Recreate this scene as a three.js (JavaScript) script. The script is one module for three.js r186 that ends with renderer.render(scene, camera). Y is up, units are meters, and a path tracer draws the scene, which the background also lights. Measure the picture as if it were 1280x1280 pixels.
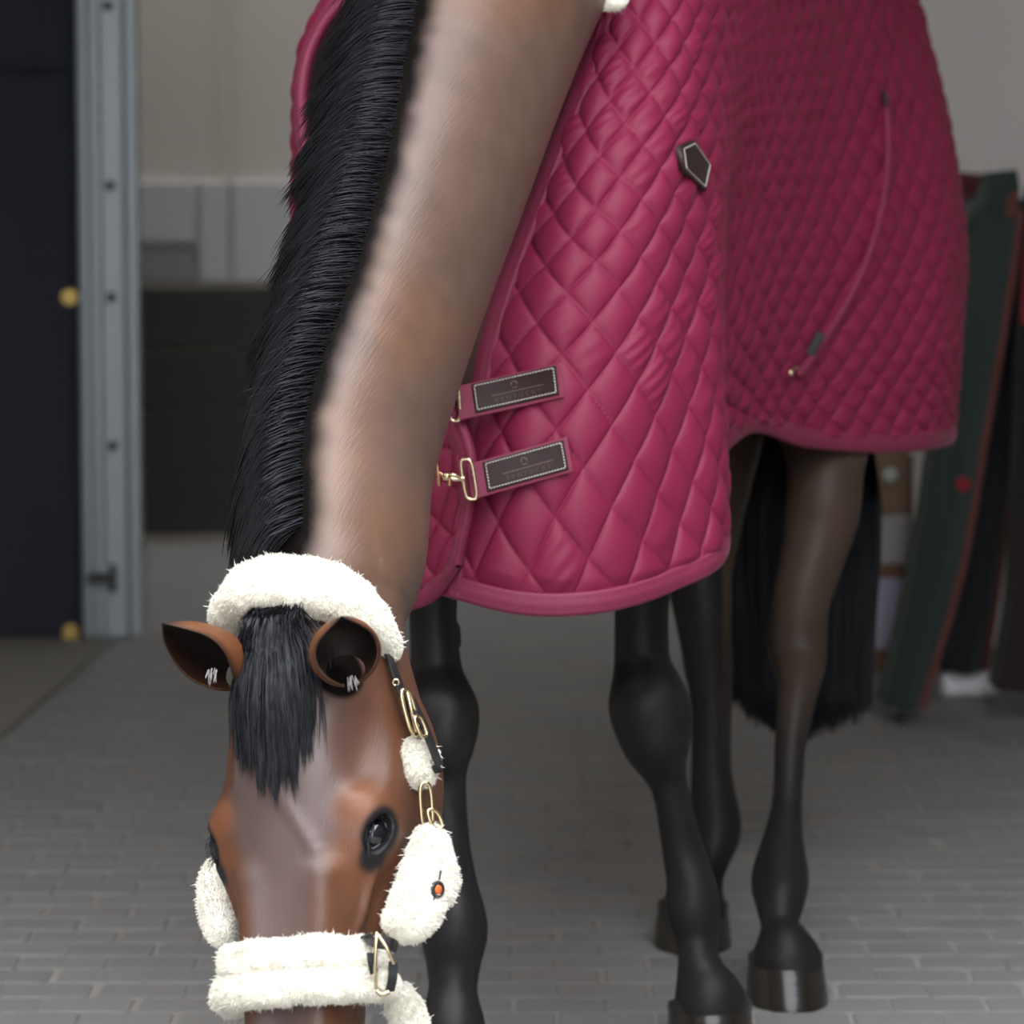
import * as THREE from 'three';
import { mergeGeometries } from 'three/addons/utils/BufferGeometryUtils.js';
import { RoundedBoxGeometry } from 'three/addons/geometries/RoundedBoxGeometry.js';

// ---------------------------------------------------------------- camera, sky, exposure
const W = 1280, F = 4800, EYE = 1.4, HORIZON = 132;
const PITCH = Math.atan((W / 2 - HORIZON) / F);
const scene = new THREE.Scene();
const camera = new THREE.PerspectiveCamera(2 * Math.atan(W / 2 / F) * 180 / Math.PI, 1, 0.1, 200);
camera.position.set(0, EYE, 0);
camera.rotation.x = -PITCH;
camera.focus = 4.75;
camera.userData.fStop = 5.2;
camera.updateMatrixWorld();
const renderer = new THREE.WebGLRenderer({ antialias: true });
renderer.toneMapping = THREE.LinearToneMapping;
renderer.toneMappingExposure = 1.6;
renderer.shadowMap.enabled = true;
{ // overcast sky, a little brighter overhead
  const w = 64, h = 32, a = new Float32Array(w * h * 4);
  for (let j = 0; j < h; j++) for (let i = 0; i < w; i++) {
    const el = ((j + .5) / h - .5) * Math.PI, s = Math.max(0, Math.sin(el));
    const l = .5 + .9 * Math.pow(s, .8), k = (j * w + i) * 4;
    a[k] = l * .97; a[k + 1] = l * 1.0; a[k + 2] = l * 1.05; a[k + 3] = 1;
  }
  const t = new THREE.DataTexture(a, w, h, THREE.RGBAFormat, THREE.FloatType);
  t.mapping = THREE.EquirectangularReflectionMapping; t.magFilter = THREE.LinearFilter; t.needsUpdate = true;
  scene.background = t; scene.environment = t;
  scene.backgroundIntensity = 3.2; scene.environmentIntensity = 3.2;
}

// ---------------------------------------------------------------- helpers
const V3 = (x, y, z) => new THREE.Vector3(x, y, z);
const FWD = V3(0, -Math.sin(PITCH), -Math.cos(PITCH)), UP = V3(0, Math.cos(PITCH), -Math.sin(PITCH)), RIGHT = V3(1, 0, 0), TOW = FWD.clone().negate();
const CAM = V3(0, EYE, 0);
// a point of the place from where it is sighted and how far it is
const P = (px, py, d) => CAM.clone().addScaledVector(FWD, d).addScaledVector(RIGHT, (px - 640) / F * d).addScaledVector(UP, (640 - py) / F * d);
const ground = (px, py) => { const q = P(px, py, 1).sub(CAM); return CAM.clone().addScaledVector(q, -EYE / q.y); };
const proj = (p) => { const q = p.clone().sub(CAM), d = q.dot(FWD); return [640 + q.x / d * F, 640 - q.dot(UP) / d * F, d]; };
function rng(seed) { let s = seed >>> 0; return () => { s = s + 0x6D2B79F5 | 0; let t = Math.imul(s ^ s >>> 15, 1 | s); t = t + Math.imul(t ^ t >>> 7, 61 | t) ^ t; return ((t ^ t >>> 14) >>> 0) / 4294967296; }; }
const clamp = (x, a = 0, b = 1) => Math.min(b, Math.max(a, x)), lerp = (a, b, t) => a + (b - a) * t;
const sstep = (a, b, x) => { const t = clamp((x - a) / (b - a)); return t * t * (3 - 2 * t); };
function hash3(x, y, z) { let h = Math.imul(x, 374761393) + Math.imul(y, 668265263) + Math.imul(z, 2147483647 ^ 974634777) | 0; h = Math.imul(h ^ h >>> 13, 1274126177); return ((h ^ h >>> 16) >>> 0) / 4294967296; }
function noise3(x, y, z) {
  const xi = Math.floor(x), yi = Math.floor(y), zi = Math.floor(z), s = (t) => t * t * (3 - 2 * t), u = s(x - xi), v = s(y - yi), w = s(z - zi);
  const L = (a, b, t) => a + (b - a) * t, h = (i, j, k) => hash3(xi + i, yi + j, zi + k);
  return 2 * L(L(L(h(0, 0, 0), h(1, 0, 0), u), L(h(0, 1, 0), h(1, 1, 0), u), v), L(L(h(0, 0, 1), h(1, 0, 1), u), L(h(0, 1, 1), h(1, 1, 1), u), v), w) - 1;
}
function cr(p0, p1, p2, p3, t) { const a = t * t, b = a * t; return .5 * (2 * p1 + (p2 - p0) * t + (2 * p0 - 5 * p1 + 4 * p2 - p3) * a + (3 * p1 - p0 - 3 * p2 + p3) * b); }
function curve1(xs, ys) { // smooth 1-D curve through knots (monotone slopes)
  const n = xs.length, m = new Array(n);
  for (let i = 0; i < n; i++) { const a = i ? (ys[i] - ys[i - 1]) / (xs[i] - xs[i - 1]) : 0, b = i < n - 1 ? (ys[i + 1] - ys[i]) / (xs[i + 1] - xs[i]) : 0; m[i] = i && i < n - 1 ? (a + b) / 2 : (a + b); }
  return (x) => { if (x <= xs[0]) return ys[0]; if (x >= xs[n - 1]) return ys[n - 1]; let i = 0; while (x > xs[i + 1]) i++; const h = xs[i + 1] - xs[i], t = (x - xs[i]) / h, a = t * t, b = a * t; return (2 * b - 3 * a + 1) * ys[i] + (b - 2 * a + t) * h * m[i] + (3 * a - 2 * b) * ys[i + 1] + (b - a) * h * m[i + 1]; };
}
const taken = {};
function numbered(n) { if (!(n in taken)) { taken[n] = 0; return n; } taken[n]++; return n + '_' + String(taken[n]).padStart(3, '0'); }
function shadow(o) { o.castShadow = o.receiveShadow = true; return o; }
function thing(name, label, category, group) { const o = new THREE.Group(); o.name = numbered(name); o.userData = { label, category }; if (group) o.userData.group = group; scene.add(o); return o; }
function part(name, geo, mat, parent, label) { const o = shadow(new THREE.Mesh(Array.isArray(geo) ? mergeGeometries(geo.map(plain)) : geo, mat)); o.name = numbered(name); if (label) o.userData.label = label; parent.add(o); return o; }
function struct(name, geo, mat, parent = scene) { const o = part(name, geo, mat, parent); if (parent === scene) o.userData.kind = 'structure'; return o; }
function plain(g) { // same attributes everywhere so that pieces can be joined
  if (!g.index) { const n = g.attributes.position.count, a = new Uint32Array(n); for (let i = 0; i < n; i++) a[i] = i; g.setIndex(new THREE.BufferAttribute(a, 1)); }
  if (!g.attributes.normal) g.computeVertexNormals();
  if (!g.attributes.uv) g.setAttribute('uv', new THREE.BufferAttribute(new Float32Array(g.attributes.position.count * 2), 2));
  for (const k of Object.keys(g.attributes)) if (!['position', 'normal', 'uv'].includes(k)) g.deleteAttribute(k);
  g.morphAttributes = {}; return g;
}
function box(x0, x1, y0, y1, z0, z1, r = 0) { const g = r ? new RoundedBoxGeometry(x1 - x0, y1 - y0, z1 - z0, 2, r) : new THREE.BoxGeometry(x1 - x0, y1 - y0, z1 - z0); g.translate((x0 + x1) / 2, (y0 + y1) / 2, (z0 + z1) / 2); return g; }
function geoOf(pos, idx, uv, col) {
  const g = new THREE.BufferGeometry();
  g.setAttribute('position', new THREE.BufferAttribute(pos instanceof Float32Array ? pos : new Float32Array(pos), 3));
  g.setIndex(new THREE.BufferAttribute(idx instanceof Uint32Array ? idx : new Uint32Array(idx), 1));
  g.setAttribute('uv', new THREE.BufferAttribute(new Float32Array(uv ?? (pos.length / 3 * 2)), 2));
  if (col) g.setAttribute('color', new THREE.BufferAttribute(new Float32Array(col), 3));
  g.computeVertexNormals(); return g;
}
function gridGeo(nu, nv, f, uvf) { // f(i, j) -> Vector3
  const pos = [], idx = [], uv = [];
  for (let j = 0; j <= nv; j++) for (let i = 0; i <= nu; i++) { const p = f(i, j); pos.push(p.x, p.y, p.z); const q = uvf ? uvf(i, j) : [i / nu, j / nv]; uv.push(q[0], q[1]); }
  for (let j = 0; j < nv; j++) for (let i = 0; i < nu; i++) { const a = j * (nu + 1) + i, b = a + 1, c = a + nu + 1, d = c + 1; idx.push(a, c, b, b, c, d); }
  return geoOf(pos, idx, uv);
}
function tube(pts, r, seg = 24, rad = 8, closed = false) { return new THREE.TubeGeometry(new THREE.CatmullRomCurve3(pts, closed, 'centripetal'), seg, r, rad, closed); }
function texture(w, h, f, srgb) {
  const a = new Uint8Array(w * h * 4);
  for (let j = 0; j < h; j++) for (let i = 0; i < w; i++) { const c = f(i / w, j / h), k = (j * w + i) * 4; a[k] = clamp(c[0]) * 255; a[k + 1] = clamp(c[1]) * 255; a[k + 2] = clamp(c[2]) * 255; a[k + 3] = 255; }
  const t = new THREE.DataTexture(a, w, h); t.magFilter = THREE.LinearFilter; t.minFilter = THREE.LinearFilter; t.wrapS = t.wrapT = THREE.RepeatWrapping; if (srgb) t.colorSpace = THREE.SRGBColorSpace; t.needsUpdate = true; return t;
}
function tnoise(u, v, fu, fv, s) { // tiling 2-D value noise
  const x = u * fu, y = v * fv, xi = Math.floor(x), yi = Math.floor(y), q = (t) => t * t * (3 - 2 * t), a = q(x - xi), b = q(y - yi), h = (i, j) => hash3((xi + i) % fu, (yi + j) % fv, s);
  return lerp(lerp(h(0, 0), h(1, 0), a), lerp(h(0, 1), h(1, 1), a), b);
}
const rgb = (r, g, b) => new THREE.Color().setRGB(r, g, b);
const std = (c, rough, o = {}) => new THREE.MeshStandardMaterial({ color: c, roughness: rough, ...o });
const phys = (c, rough, o = {}) => new THREE.MeshPhysicalMaterial({ color: c, roughness: rough, ...o });

// ---------------------------------------------------------------- materials
const bumpFine = texture(256, 256, (u, v) => { const n = .5 * tnoise(u, v, 64, 64, 1) + .3 * tnoise(u, v, 128, 128, 2) + .2 * tnoise(u, v, 16, 16, 3); return [n, n, n]; });
const bumpHair = texture(512, 512, (u, v) => { const n = .5 * tnoise(u, v, 256, 32, 11) + .35 * tnoise(u, v, 128, 16, 12) + .15 * tnoise(u, v, 32, 8, 13); return [n, n, n]; });
const bumpWeave = texture(256, 256, (u, v) => { const n = .5 + .25 * Math.sin(u * 2 * Math.PI * 64) * Math.sin(v * 2 * Math.PI * 64) + .25 * (tnoise(u, v, 96, 96, 5) - .5); return [n, n, n]; });
const glossRamp = (() => { const t = new THREE.DataTexture(new Uint8Array(256 * 4).map((_, i) => i >> 2), 256, 1); t.magFilter = t.minFilter = THREE.LinearFilter; t.channel = 1; t.needsUpdate = true; return t; })(); // gloss of the coat, looked up by its second uv
const M = {
  coat: phys(0xffffff, .46, { vertexColors: true, bumpMap: bumpHair, bumpScale: .00028, ior: 1.6, specularIntensityMap: glossRamp }),
  hair: phys(rgb(.007, .007, .009), .38, { specularIntensity: .85, specularColor: rgb(.9, .93, 1) }),
  eye: phys(rgb(.004, .004, .007), .05, { clearcoat: 1, clearcoatRoughness: .03 }),
  lid: phys(rgb(.010, .009, .010), .5, { specularIntensity: .6 }),
  lidEdge: phys(rgb(.09, .085, .095), .4),
  hoof: phys(rgb(.012, .010, .007), .34, { specularIntensity: .6, clearcoat: .45, clearcoatRoughness: .14 }),
  rug: phys(rgb(.205, .0125, .049), .55, { bumpMap: bumpWeave, bumpScale: .0003, specularIntensity: .6, sheen: .12, sheenColor: rgb(.9, .35, .5), sheenRoughness: .5 }),
  bind: phys(rgb(.205, .018, .056), .6, { sheen: .35, sheenColor: rgb(.9, .5, .6), sheenRoughness: .5, bumpMap: bumpWeave, bumpScale: .0006 }),
  leather: phys(rgb(.026, .011, .010), .5, { bumpMap: bumpFine, bumpScale: .0004 }),
  blackLeather: phys(rgb(.012, .012, .013), .35, { bumpMap: bumpFine, bumpScale: .0004 }),
  thread: std(rgb(.75, .72, .66), .8),
  brass: phys(rgb(.72, .60, .38), .2, { metalness: 1 }),
  copper: phys(rgb(.62, .33, .2), .25, { metalness: 1 }),
  fleece: phys(rgb(.94, .91, .8), .95, { sheen: 1, sheenColor: rgb(1, .98, .92), sheenRoughness: .6 }),
  orange: std(rgb(.75, .16, .03), .4),
};

// ---------------------------------------------------------------- the place
{
  const x0 = -6, x1 = 6;
  // yard and passage floor: a bed of mortar with pavers laid in it
  const bed = struct('floor', box(x0, x1, -.2, -.0035, -13, 6), std(rgb(.32, .3, .275), .9, { bumpMap: bumpFine, bumpScale: .002 }));
  const tones = [[.235, .232, .225], [.222, .222, .22], [.248, .242, .231], [.229, .229, .228], [.24, .231, .219]];
  const mats = tones.map((c) => std(rgb(...c), .55, { bumpMap: bumpFine, bumpScale: .0016 }));
  const L = .148, D = .1, gap = .006, r = rng(5);
  const shapes = [0, 1, 2, 3].map((k) => { const q = rng(40 + k), s = new THREE.Shape(), a = (L - gap) / 2, b = (D - gap) / 2, j = () => (q() - .5) * .004, c = .007;
    s.moveTo(-a + c + j(), -b + j()); s.lineTo(a - c + j(), -b + j()); s.lineTo(a + j(), -b + c + j()); s.lineTo(a + j(), b - c + j()); s.lineTo(a - c + j(), b + j()); s.lineTo(-a + c + j(), b + j()); s.lineTo(-a + j(), b - c + j()); s.lineTo(-a + j(), -b + c + j());
    const g = new THREE.ExtrudeGeometry(s, { depth: .03, bevelEnabled: true, bevelThickness: .0018, bevelSize: .003, bevelOffset: -.003, bevelSegments: 1 }); g.rotateX(-Math.PI / 2); g.translate(0, -.0318, 0);
    const p = g.attributes.position, uv = g.attributes.uv; for (let i = 0; i < p.count; i++) uv.setXY(i, p.getX(i) * 4 + k * .3, p.getZ(i) * 4 + k * .17); return g; });
  const list = [];
  for (let i = 0; i < 165; i++) { const z = -3 - i * D; const half = 2.6;
    for (let k = -Math.ceil(half / L); k <= Math.ceil(half / L); k++) list.push([k * L + (i % 2 ? L / 2 : 0) + (r() - .5) * .012, (r() - .5) * .002, z, r(), r(), (r() - .5) * .02]);
  }
  const near = list.map((p, i) => { const q = proj(V3(p[0], 0, p[2])); return { p, i, vis: q[0] > -60 && q[0] < 1340 && q[1] < 1300 && q[1] > 850 && p[2] > -9.4, y: q[1] }; }).filter((o) => o.vis).sort((a, b) => b.y - a.y).slice(0, 296);
  const own = new Set(near.map((o) => o.i)), rest = tones.map(() => []);
  list.forEach((p, i) => { const g = shapes[Math.floor(p[3] * 4)], m = Math.floor(p[4] * tones.length);
    if (own.has(i)) { const o = part('paver', g, mats[m], bed); o.position.set(p[0], p[1], p[2]); o.rotation.y = p[5]; }
    else if (p[2] > -12.2) { const c = g.clone(); c.rotateY(p[5]); c.translate(p[0], p[1], p[2]); rest[m].push(c); } });
  rest.forEach((l, m) => { const o = part('paving', l, mats[m], bed); o.userData.kind = 'stuff'; });

  const wallTex = texture(256, 256, (u, v) => { const n = .93 + .07 * tnoise(u, v, 8, 8, 31) ; return [n, n, n]; });
  const plaster = std(rgb(.7, .64, .57), .85, { map: wallTex }), pale = std(rgb(.8, .78, .75), .85, { map: wallTex });
  const yard = std(rgb(.16, .12, .1), .9);
  const roofM = std(rgb(.5, .49, .47), .9);
  struct('wall_back', [box(x0, x1, 0, 4.4, -12.6, -12.3), ...[-3.2, -2.2, -.92, .1, 1.2].map((x) => box(x - .012, x + .012, .9, 4.2, -12.3, -12.285, .004))], plaster);
  struct('wall_left', box(-3.3, -3.0, 0, 4.4, -12.3, -5.2), plaster);
  struct('wall_yard_left', box(-3.4, -3.0, 0, 5.2, -5.2, 5), yard); struct('wall_yard_right', box(2.3, 2.7, 0, 3.8, -4.9, 5), std(rgb(.11, .09, .08), .9)); struct('wall_yard_return', box(2.7, 3.3, 0, 5.2, -5.2, -4.9), yard);
  struct('wall_right', box(3.0, 3.3, 0, 4.4, -12.3, -5.2), pale);
  struct('wall_right_front', box(.62, 3.0, 0, 4.4, -12.3, -9.9), pale);
  struct('ceiling', [box(-3.3, 3.3, 3.6, 3.9, -11.6, -4.95), box(-3.3, -2.6, 3.6, 3.9, -12.6, -11.6), box(.6, 3.3, 3.6, 3.9, -12.6, -11.6)], roofM);
  struct('trim_4', box(-3.0, 3.0, 3.05, 3.62, -5.2, -4.96, .01), roofM); // header over the passage mouth
  // dado of the back wall: dark boards below, a pale band above them
  const dado = std(rgb(.045, .042, .035), .7), band = std(rgb(.6, .6, .59), .5);
  struct('trim_1', [0, 1, 2, 3].map((k) => box(-3, .62, .03 + k * .2, .222 + k * .2, -12.3, -12.26, .006)), dado);
  struct('trim_2', [box(-3, -1.005, .965, 1.16, -12.3, -12.27, .006), box(-.995, -.905, .84, 1.16, -12.3, -12.265, .006), box(-.89, .62, .84, 1.16, -12.3, -12.27, .006)], band); struct('trim_3', box(-3, -1.005, .84, .955, -12.3, -12.275, .006), std(rgb(.3, .3, .3), .6));
}

// ---------------------------------------------------------------- signed distance fields and their surface
function smin(a, b, k) { const h = Math.max(k - Math.abs(a - b), 0) / k; return Math.min(a, b) - h * h * k * .25; }
function capsules(knots, k = .02) { // chain of balls [x, y, z, r], smoothed and joined by tapering capsules
  const list = [], N = knots.length; for (let i = 0; i + 1 < N; i++) for (let j = 0; j < 5; j++) { const g = (q) => knots[Math.min(N - 1, Math.max(0, i + q))]; list.push([0, 1, 2, 3].map((a) => cr(g(-1)[a], g(0)[a], g(1)[a], g(2)[a], j / 5))); } list.push(knots[N - 1]);
  const segs = []; for (let i = 0; i + 1 < list.length; i++) segs.push([...list[i], ...list[i + 1]]);
  const lo = [1e9, 1e9, 1e9], hi = [-1e9, -1e9, -1e9];
  for (const c of list) for (let a = 0; a < 3; a++) { lo[a] = Math.min(lo[a], c[a] - c[3]); hi[a] = Math.max(hi[a], c[a] + c[3]); }
  return { lo, hi, k, f(x, y, z) { let d = 1e9;
    for (const s of segs) { const ax = s[4] - s[0], ay = s[5] - s[1], az = s[6] - s[2], px = x - s[0], py = y - s[1], pz = z - s[2]; const t = clamp((px * ax + py * ay + pz * az) / (ax * ax + ay * ay + az * az + 1e-12));
      const dx = px - ax * t, dy = py - ay * t, dz = pz - az * t; d = Math.min(d, Math.sqrt(dx * dx + dy * dy + dz * dz) - lerp(s[3], s[7], t)); }
    return d; } };
}
function ellipsoid(c, X, Y, Z, r, k = .03) { const R = Math.max(...r), m = Math.min(...r); return { lo: [c.x - R, c.y - R, c.z - R], hi: [c.x + R, c.y + R, c.z + R], k, f(x, y, z) { const a = x - c.x, b = y - c.y, e = z - c.z; const u = (a * X.x + b * X.y + e * X.z) / r[0], v = (a * Y.x + b * Y.y + e * Y.z) / r[1], w = (a * Z.x + b * Z.y + e * Z.z) / r[2]; const q = Math.sqrt(u * u + v * v + w * w), g = Math.sqrt(u * u / r[0] / r[0] + v * v / r[1] / r[1] + w * w / r[2] / r[2]); return q < 1e-6 ? -m : q * (q - 1) / Math.max(g, 1e-6); } }; }
function loft(st, k = .05, n = 2.3) { // st: {c, e (depth direction), rw, rd}; resampled smoothly
  const S = []; const N = st.length;
  for (let i = 0; i + 1 < N; i++) for (let j = 0; j < 6; j++) { const g = (q) => st[Math.min(N - 1, Math.max(0, i + q))], t = j / 6, I = (fn) => cr(fn(g(-1)), fn(g(0)), fn(g(1)), fn(g(2)), t);
    S.push({ c: V3(I((a) => a.c.x), I((a) => a.c.y), I((a) => a.c.z)), e: V3(I((a) => a.e.x), I((a) => a.e.y), I((a) => a.e.z)).normalize(), rw: I((a) => a.rw), rd: I((a) => a.rd) }); }
  S.push({ ...st[N - 1], e: st[N - 1].e.clone().normalize() });
  const lo = [1e9, 1e9, 1e9], hi = [-1e9, -1e9, -1e9];
  S.forEach((s, i) => { const a = S[Math.max(0, i - 1)].c, b = S[Math.min(S.length - 1, i + 1)].c; s.t = b.clone().sub(a).normalize(); s.e.addScaledVector(s.t, -s.e.dot(s.t)).normalize(); s.w = s.t.clone().cross(s.e).normalize(); const R = Math.max(s.rw, s.rd); ['x', 'y', 'z'].forEach((ax, q) => { lo[q] = Math.min(lo[q], s.c[ax] - R); hi[q] = Math.max(hi[q], s.c[ax] + R); }); });
  const o = { lo, hi, k, S, f(x, y, z) { let best = 1e9, bi = 0, bt = 0;
    for (let i = 0; i + 1 < S.length; i++) { const A = S[i].c, B = S[i + 1].c, ax = B.x - A.x, ay = B.y - A.y, az = B.z - A.z, px = x - A.x, py = y - A.y, pz = z - A.z; const t = clamp((px * ax + py * ay + pz * az) / (ax * ax + ay * ay + az * az)); const dx = px - ax * t, dy = py - ay * t, dz = pz - az * t, d = dx * dx + dy * dy + dz * dz; if (d < best) { best = d; bi = i; bt = t; } }
    const A = S[bi], B = S[bi + 1], L = (p) => lerp(A[p], B[p], bt), rw = L('rw'), rd = L('rd'); let qx = x - lerp(A.c.x, B.c.x, bt), qy = y - lerp(A.c.y, B.c.y, bt), qz = z - lerp(A.c.z, B.c.z, bt);
    const dot = (p) => qx * lerp(A[p].x, B[p].x, bt) + qy * lerp(A[p].y, B[p].y, bt) + qz * lerp(A[p].z, B[p].z, bt);
    const u = Math.abs(dot('w')) / rw, v = Math.abs(dot('e')) / rd, e = Math.abs(dot('t')) / Math.min(rw, rd);
    const q = Math.pow(Math.pow(u, n) + Math.pow(v, n) + Math.pow(e, n), 1 / n); return (q - 1) * Math.min(rw, rd); } };
  return o;
}
function surface(f, lo, hi, cell) { // surface nets over a box; far blocks are skipped
  const n = [0, 1, 2].map((a) => Math.ceil((hi[a] - lo[a]) / cell / 4) * 4 + 1), [nx, ny, nz] = n, D = new Float32Array(nx * ny * nz).fill(9), at = (i, j, k) => i + nx * (j + ny * k);
  for (let k = 0; k < nz - 1; k += 4) for (let j = 0; j < ny - 1; j += 4) for (let i = 0; i < nx - 1; i += 4) {
    const d = f(lo[0] + (i + 2) * cell, lo[1] + (j + 2) * cell, lo[2] + (k + 2) * cell);
    if (Math.abs(d) > cell * 7) { const s = d < 0 ? -9 : 9; for (let c = 0; c <= 4; c++) for (let b = 0; b <= 4; b++) for (let a = 0; a <= 4; a++) { const q = at(i + a, j + b, k + c); if (D[q] === 9) D[q] = s; } }
    else for (let c = 0; c <= 4; c++) for (let b = 0; b <= 4; b++) for (let a = 0; a <= 4; a++) { const q = at(i + a, j + b, k + c); if (Math.abs(D[q]) === 9) D[q] = f(lo[0] + (i + a) * cell, lo[1] + (j + b) * cell, lo[2] + (k + c) * cell); }
  }
  const vid = new Int32Array(nx * ny * nz).fill(-1), pos = [], idx = [], E = [[0, 1], [2, 3], [4, 5], [6, 7], [0, 2], [1, 3], [4, 6], [5, 7], [0, 4], [1, 5], [2, 6], [3, 7]];
  for (let k = 0; k < nz - 1; k++) for (let j = 0; j < ny - 1; j++) for (let i = 0; i < nx - 1; i++) {
    const c = []; let m = 0; for (let q = 0; q < 8; q++) { const v = D[at(i + (q & 1), j + (q >> 1 & 1), k + (q >> 2))]; c.push(v); if (v < 0) m++; }
    if (m === 0 || m === 8) continue;
    let x = 0, y = 0, z = 0, w = 0;
    for (const [a, b] of E) if (c[a] < 0 !== c[b] < 0) { const t = c[a] / (c[a] - c[b]); x += lerp(a & 1, b & 1, t); y += lerp(a >> 1 & 1, b >> 1 & 1, t); z += lerp(a >> 2, b >> 2, t); w++; }
    vid[at(i, j, k)] = pos.length / 3; pos.push(lo[0] + (i + x / w) * cell, lo[1] + (j + y / w) * cell, lo[2] + (k + z / w) * cell);
  }
  for (let k = 1; k < nz - 1; k++) for (let j = 1; j < ny - 1; j++) for (let i = 1; i < nx - 1; i++) {
    const a = D[at(i, j, k)] < 0, q = (p) => vid[p];
    const face = (o, p1, p2, p3, p4) => { if (p1 < 0 || p2 < 0 || p3 < 0 || p4 < 0) return; if (o) idx.push(p1, p2, p3, p1, p3, p4); else idx.push(p1, p3, p2, p1, p4, p3); };
    if (a !== D[at(i + 1, j, k)] < 0) face(a, q(at(i, j - 1, k - 1)), q(at(i, j, k - 1)), q(at(i, j, k)), q(at(i, j - 1, k)));
    if (a !== D[at(i, j + 1, k)] < 0) face(a, q(at(i - 1, j, k - 1)), q(at(i - 1, j, k)), q(at(i, j, k)), q(at(i, j, k - 1)));
    if (a !== D[at(i, j, k + 1)] < 0) face(a, q(at(i - 1, j - 1, k)), q(at(i, j - 1, k)), q(at(i, j, k)), q(at(i - 1, j, k)));
  }
  return { pos, idx };
}

// ---------------------------------------------------------------- the horse: head frame, neck, trunk, legs
const HO = P(356, 750, 4.5); // top of the poll between the ears
const { HX, HL, HN } = (() => {
  const tilt = .26, roll = -.005, yaw = .42, D = UP.clone().negate();
  const l = D.clone().multiplyScalar(Math.cos(tilt) * Math.cos(roll)).addScaledVector(RIGHT, -Math.sin(roll) * Math.cos(tilt)).addScaledVector(TOW, Math.sin(tilt)).normalize();
  const n = TOW.clone().multiplyScalar(Math.cos(yaw)).addScaledVector(RIGHT, -Math.sin(yaw)); n.addScaledVector(l, -n.dot(l)).normalize();
  return { HX: n.clone().cross(l).normalize(), HL: l, HN: n };
})();
const H = (x, t, z) => HO.clone().addScaledVector(HX, x).addScaledVector(HL, t).addScaledVector(HN, z);
const C = (px, py, d, r) => { const p = P(px, py, d); return [p.x, p.y, p.z, r * d / F]; };
const headF = (() => {
  const zt = curve1([-.04, 0, .05, .12, .2, .27, .34, .42, .5, .56, .61, .65], [-.06, -.02, .006, .022, .024, .012, .002, -.004, -.01, -.016, -.03, -.075]);
  const zb = curve1([-.04, 0, .06, .12, .19, .25, .31, .38, .45, .52, .58, .62, .65], [-.17, -.2, -.235, -.255, -.262, -.25, -.215, -.175, -.15, -.142, -.14, -.13, -.1]);
  const wt = curve1([-.04, 0, .06, .12, .19, .26, .32, .38, .44, .5, .57, .62, .65], [.05, .07, .095, .108, .113, .112, .098, .083, .073, .067, .064, .056, .03]);
  const wj = curve1([-.04, 0, .08, .15, .22, .28, .33, .4, .48, .56, .62, .65], [.055, .07, .088, .1, .103, .092, .072, .058, .052, .05, .042, .025]);
  return (x, t, z) => { const tc = clamp(t, -.035, .645), a = zt(tc), b = zb(tc), c = (a + b) / 2, h = (a - b) / 2, nz = (z - c) / h, s = sstep(-.9, .75, nz), w = lerp(wj(tc), wt(tc), s), e = Math.abs(t - tc) / .04, n = nz > .0 ? lerp(2.15, 2.6, sstep(.27, .42, tc)) : 2.7; const q = Math.pow(Math.pow(Math.abs(x) / w, n) + Math.pow(Math.abs(nz), n) + Math.pow(e, n), 1 / n); return (q - 1) * Math.min(w, h); };
})();
const EY = (s) => H(s * .089, .277, -.05), EA = .82; // eye centre; the eyes look out at an angle
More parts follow.
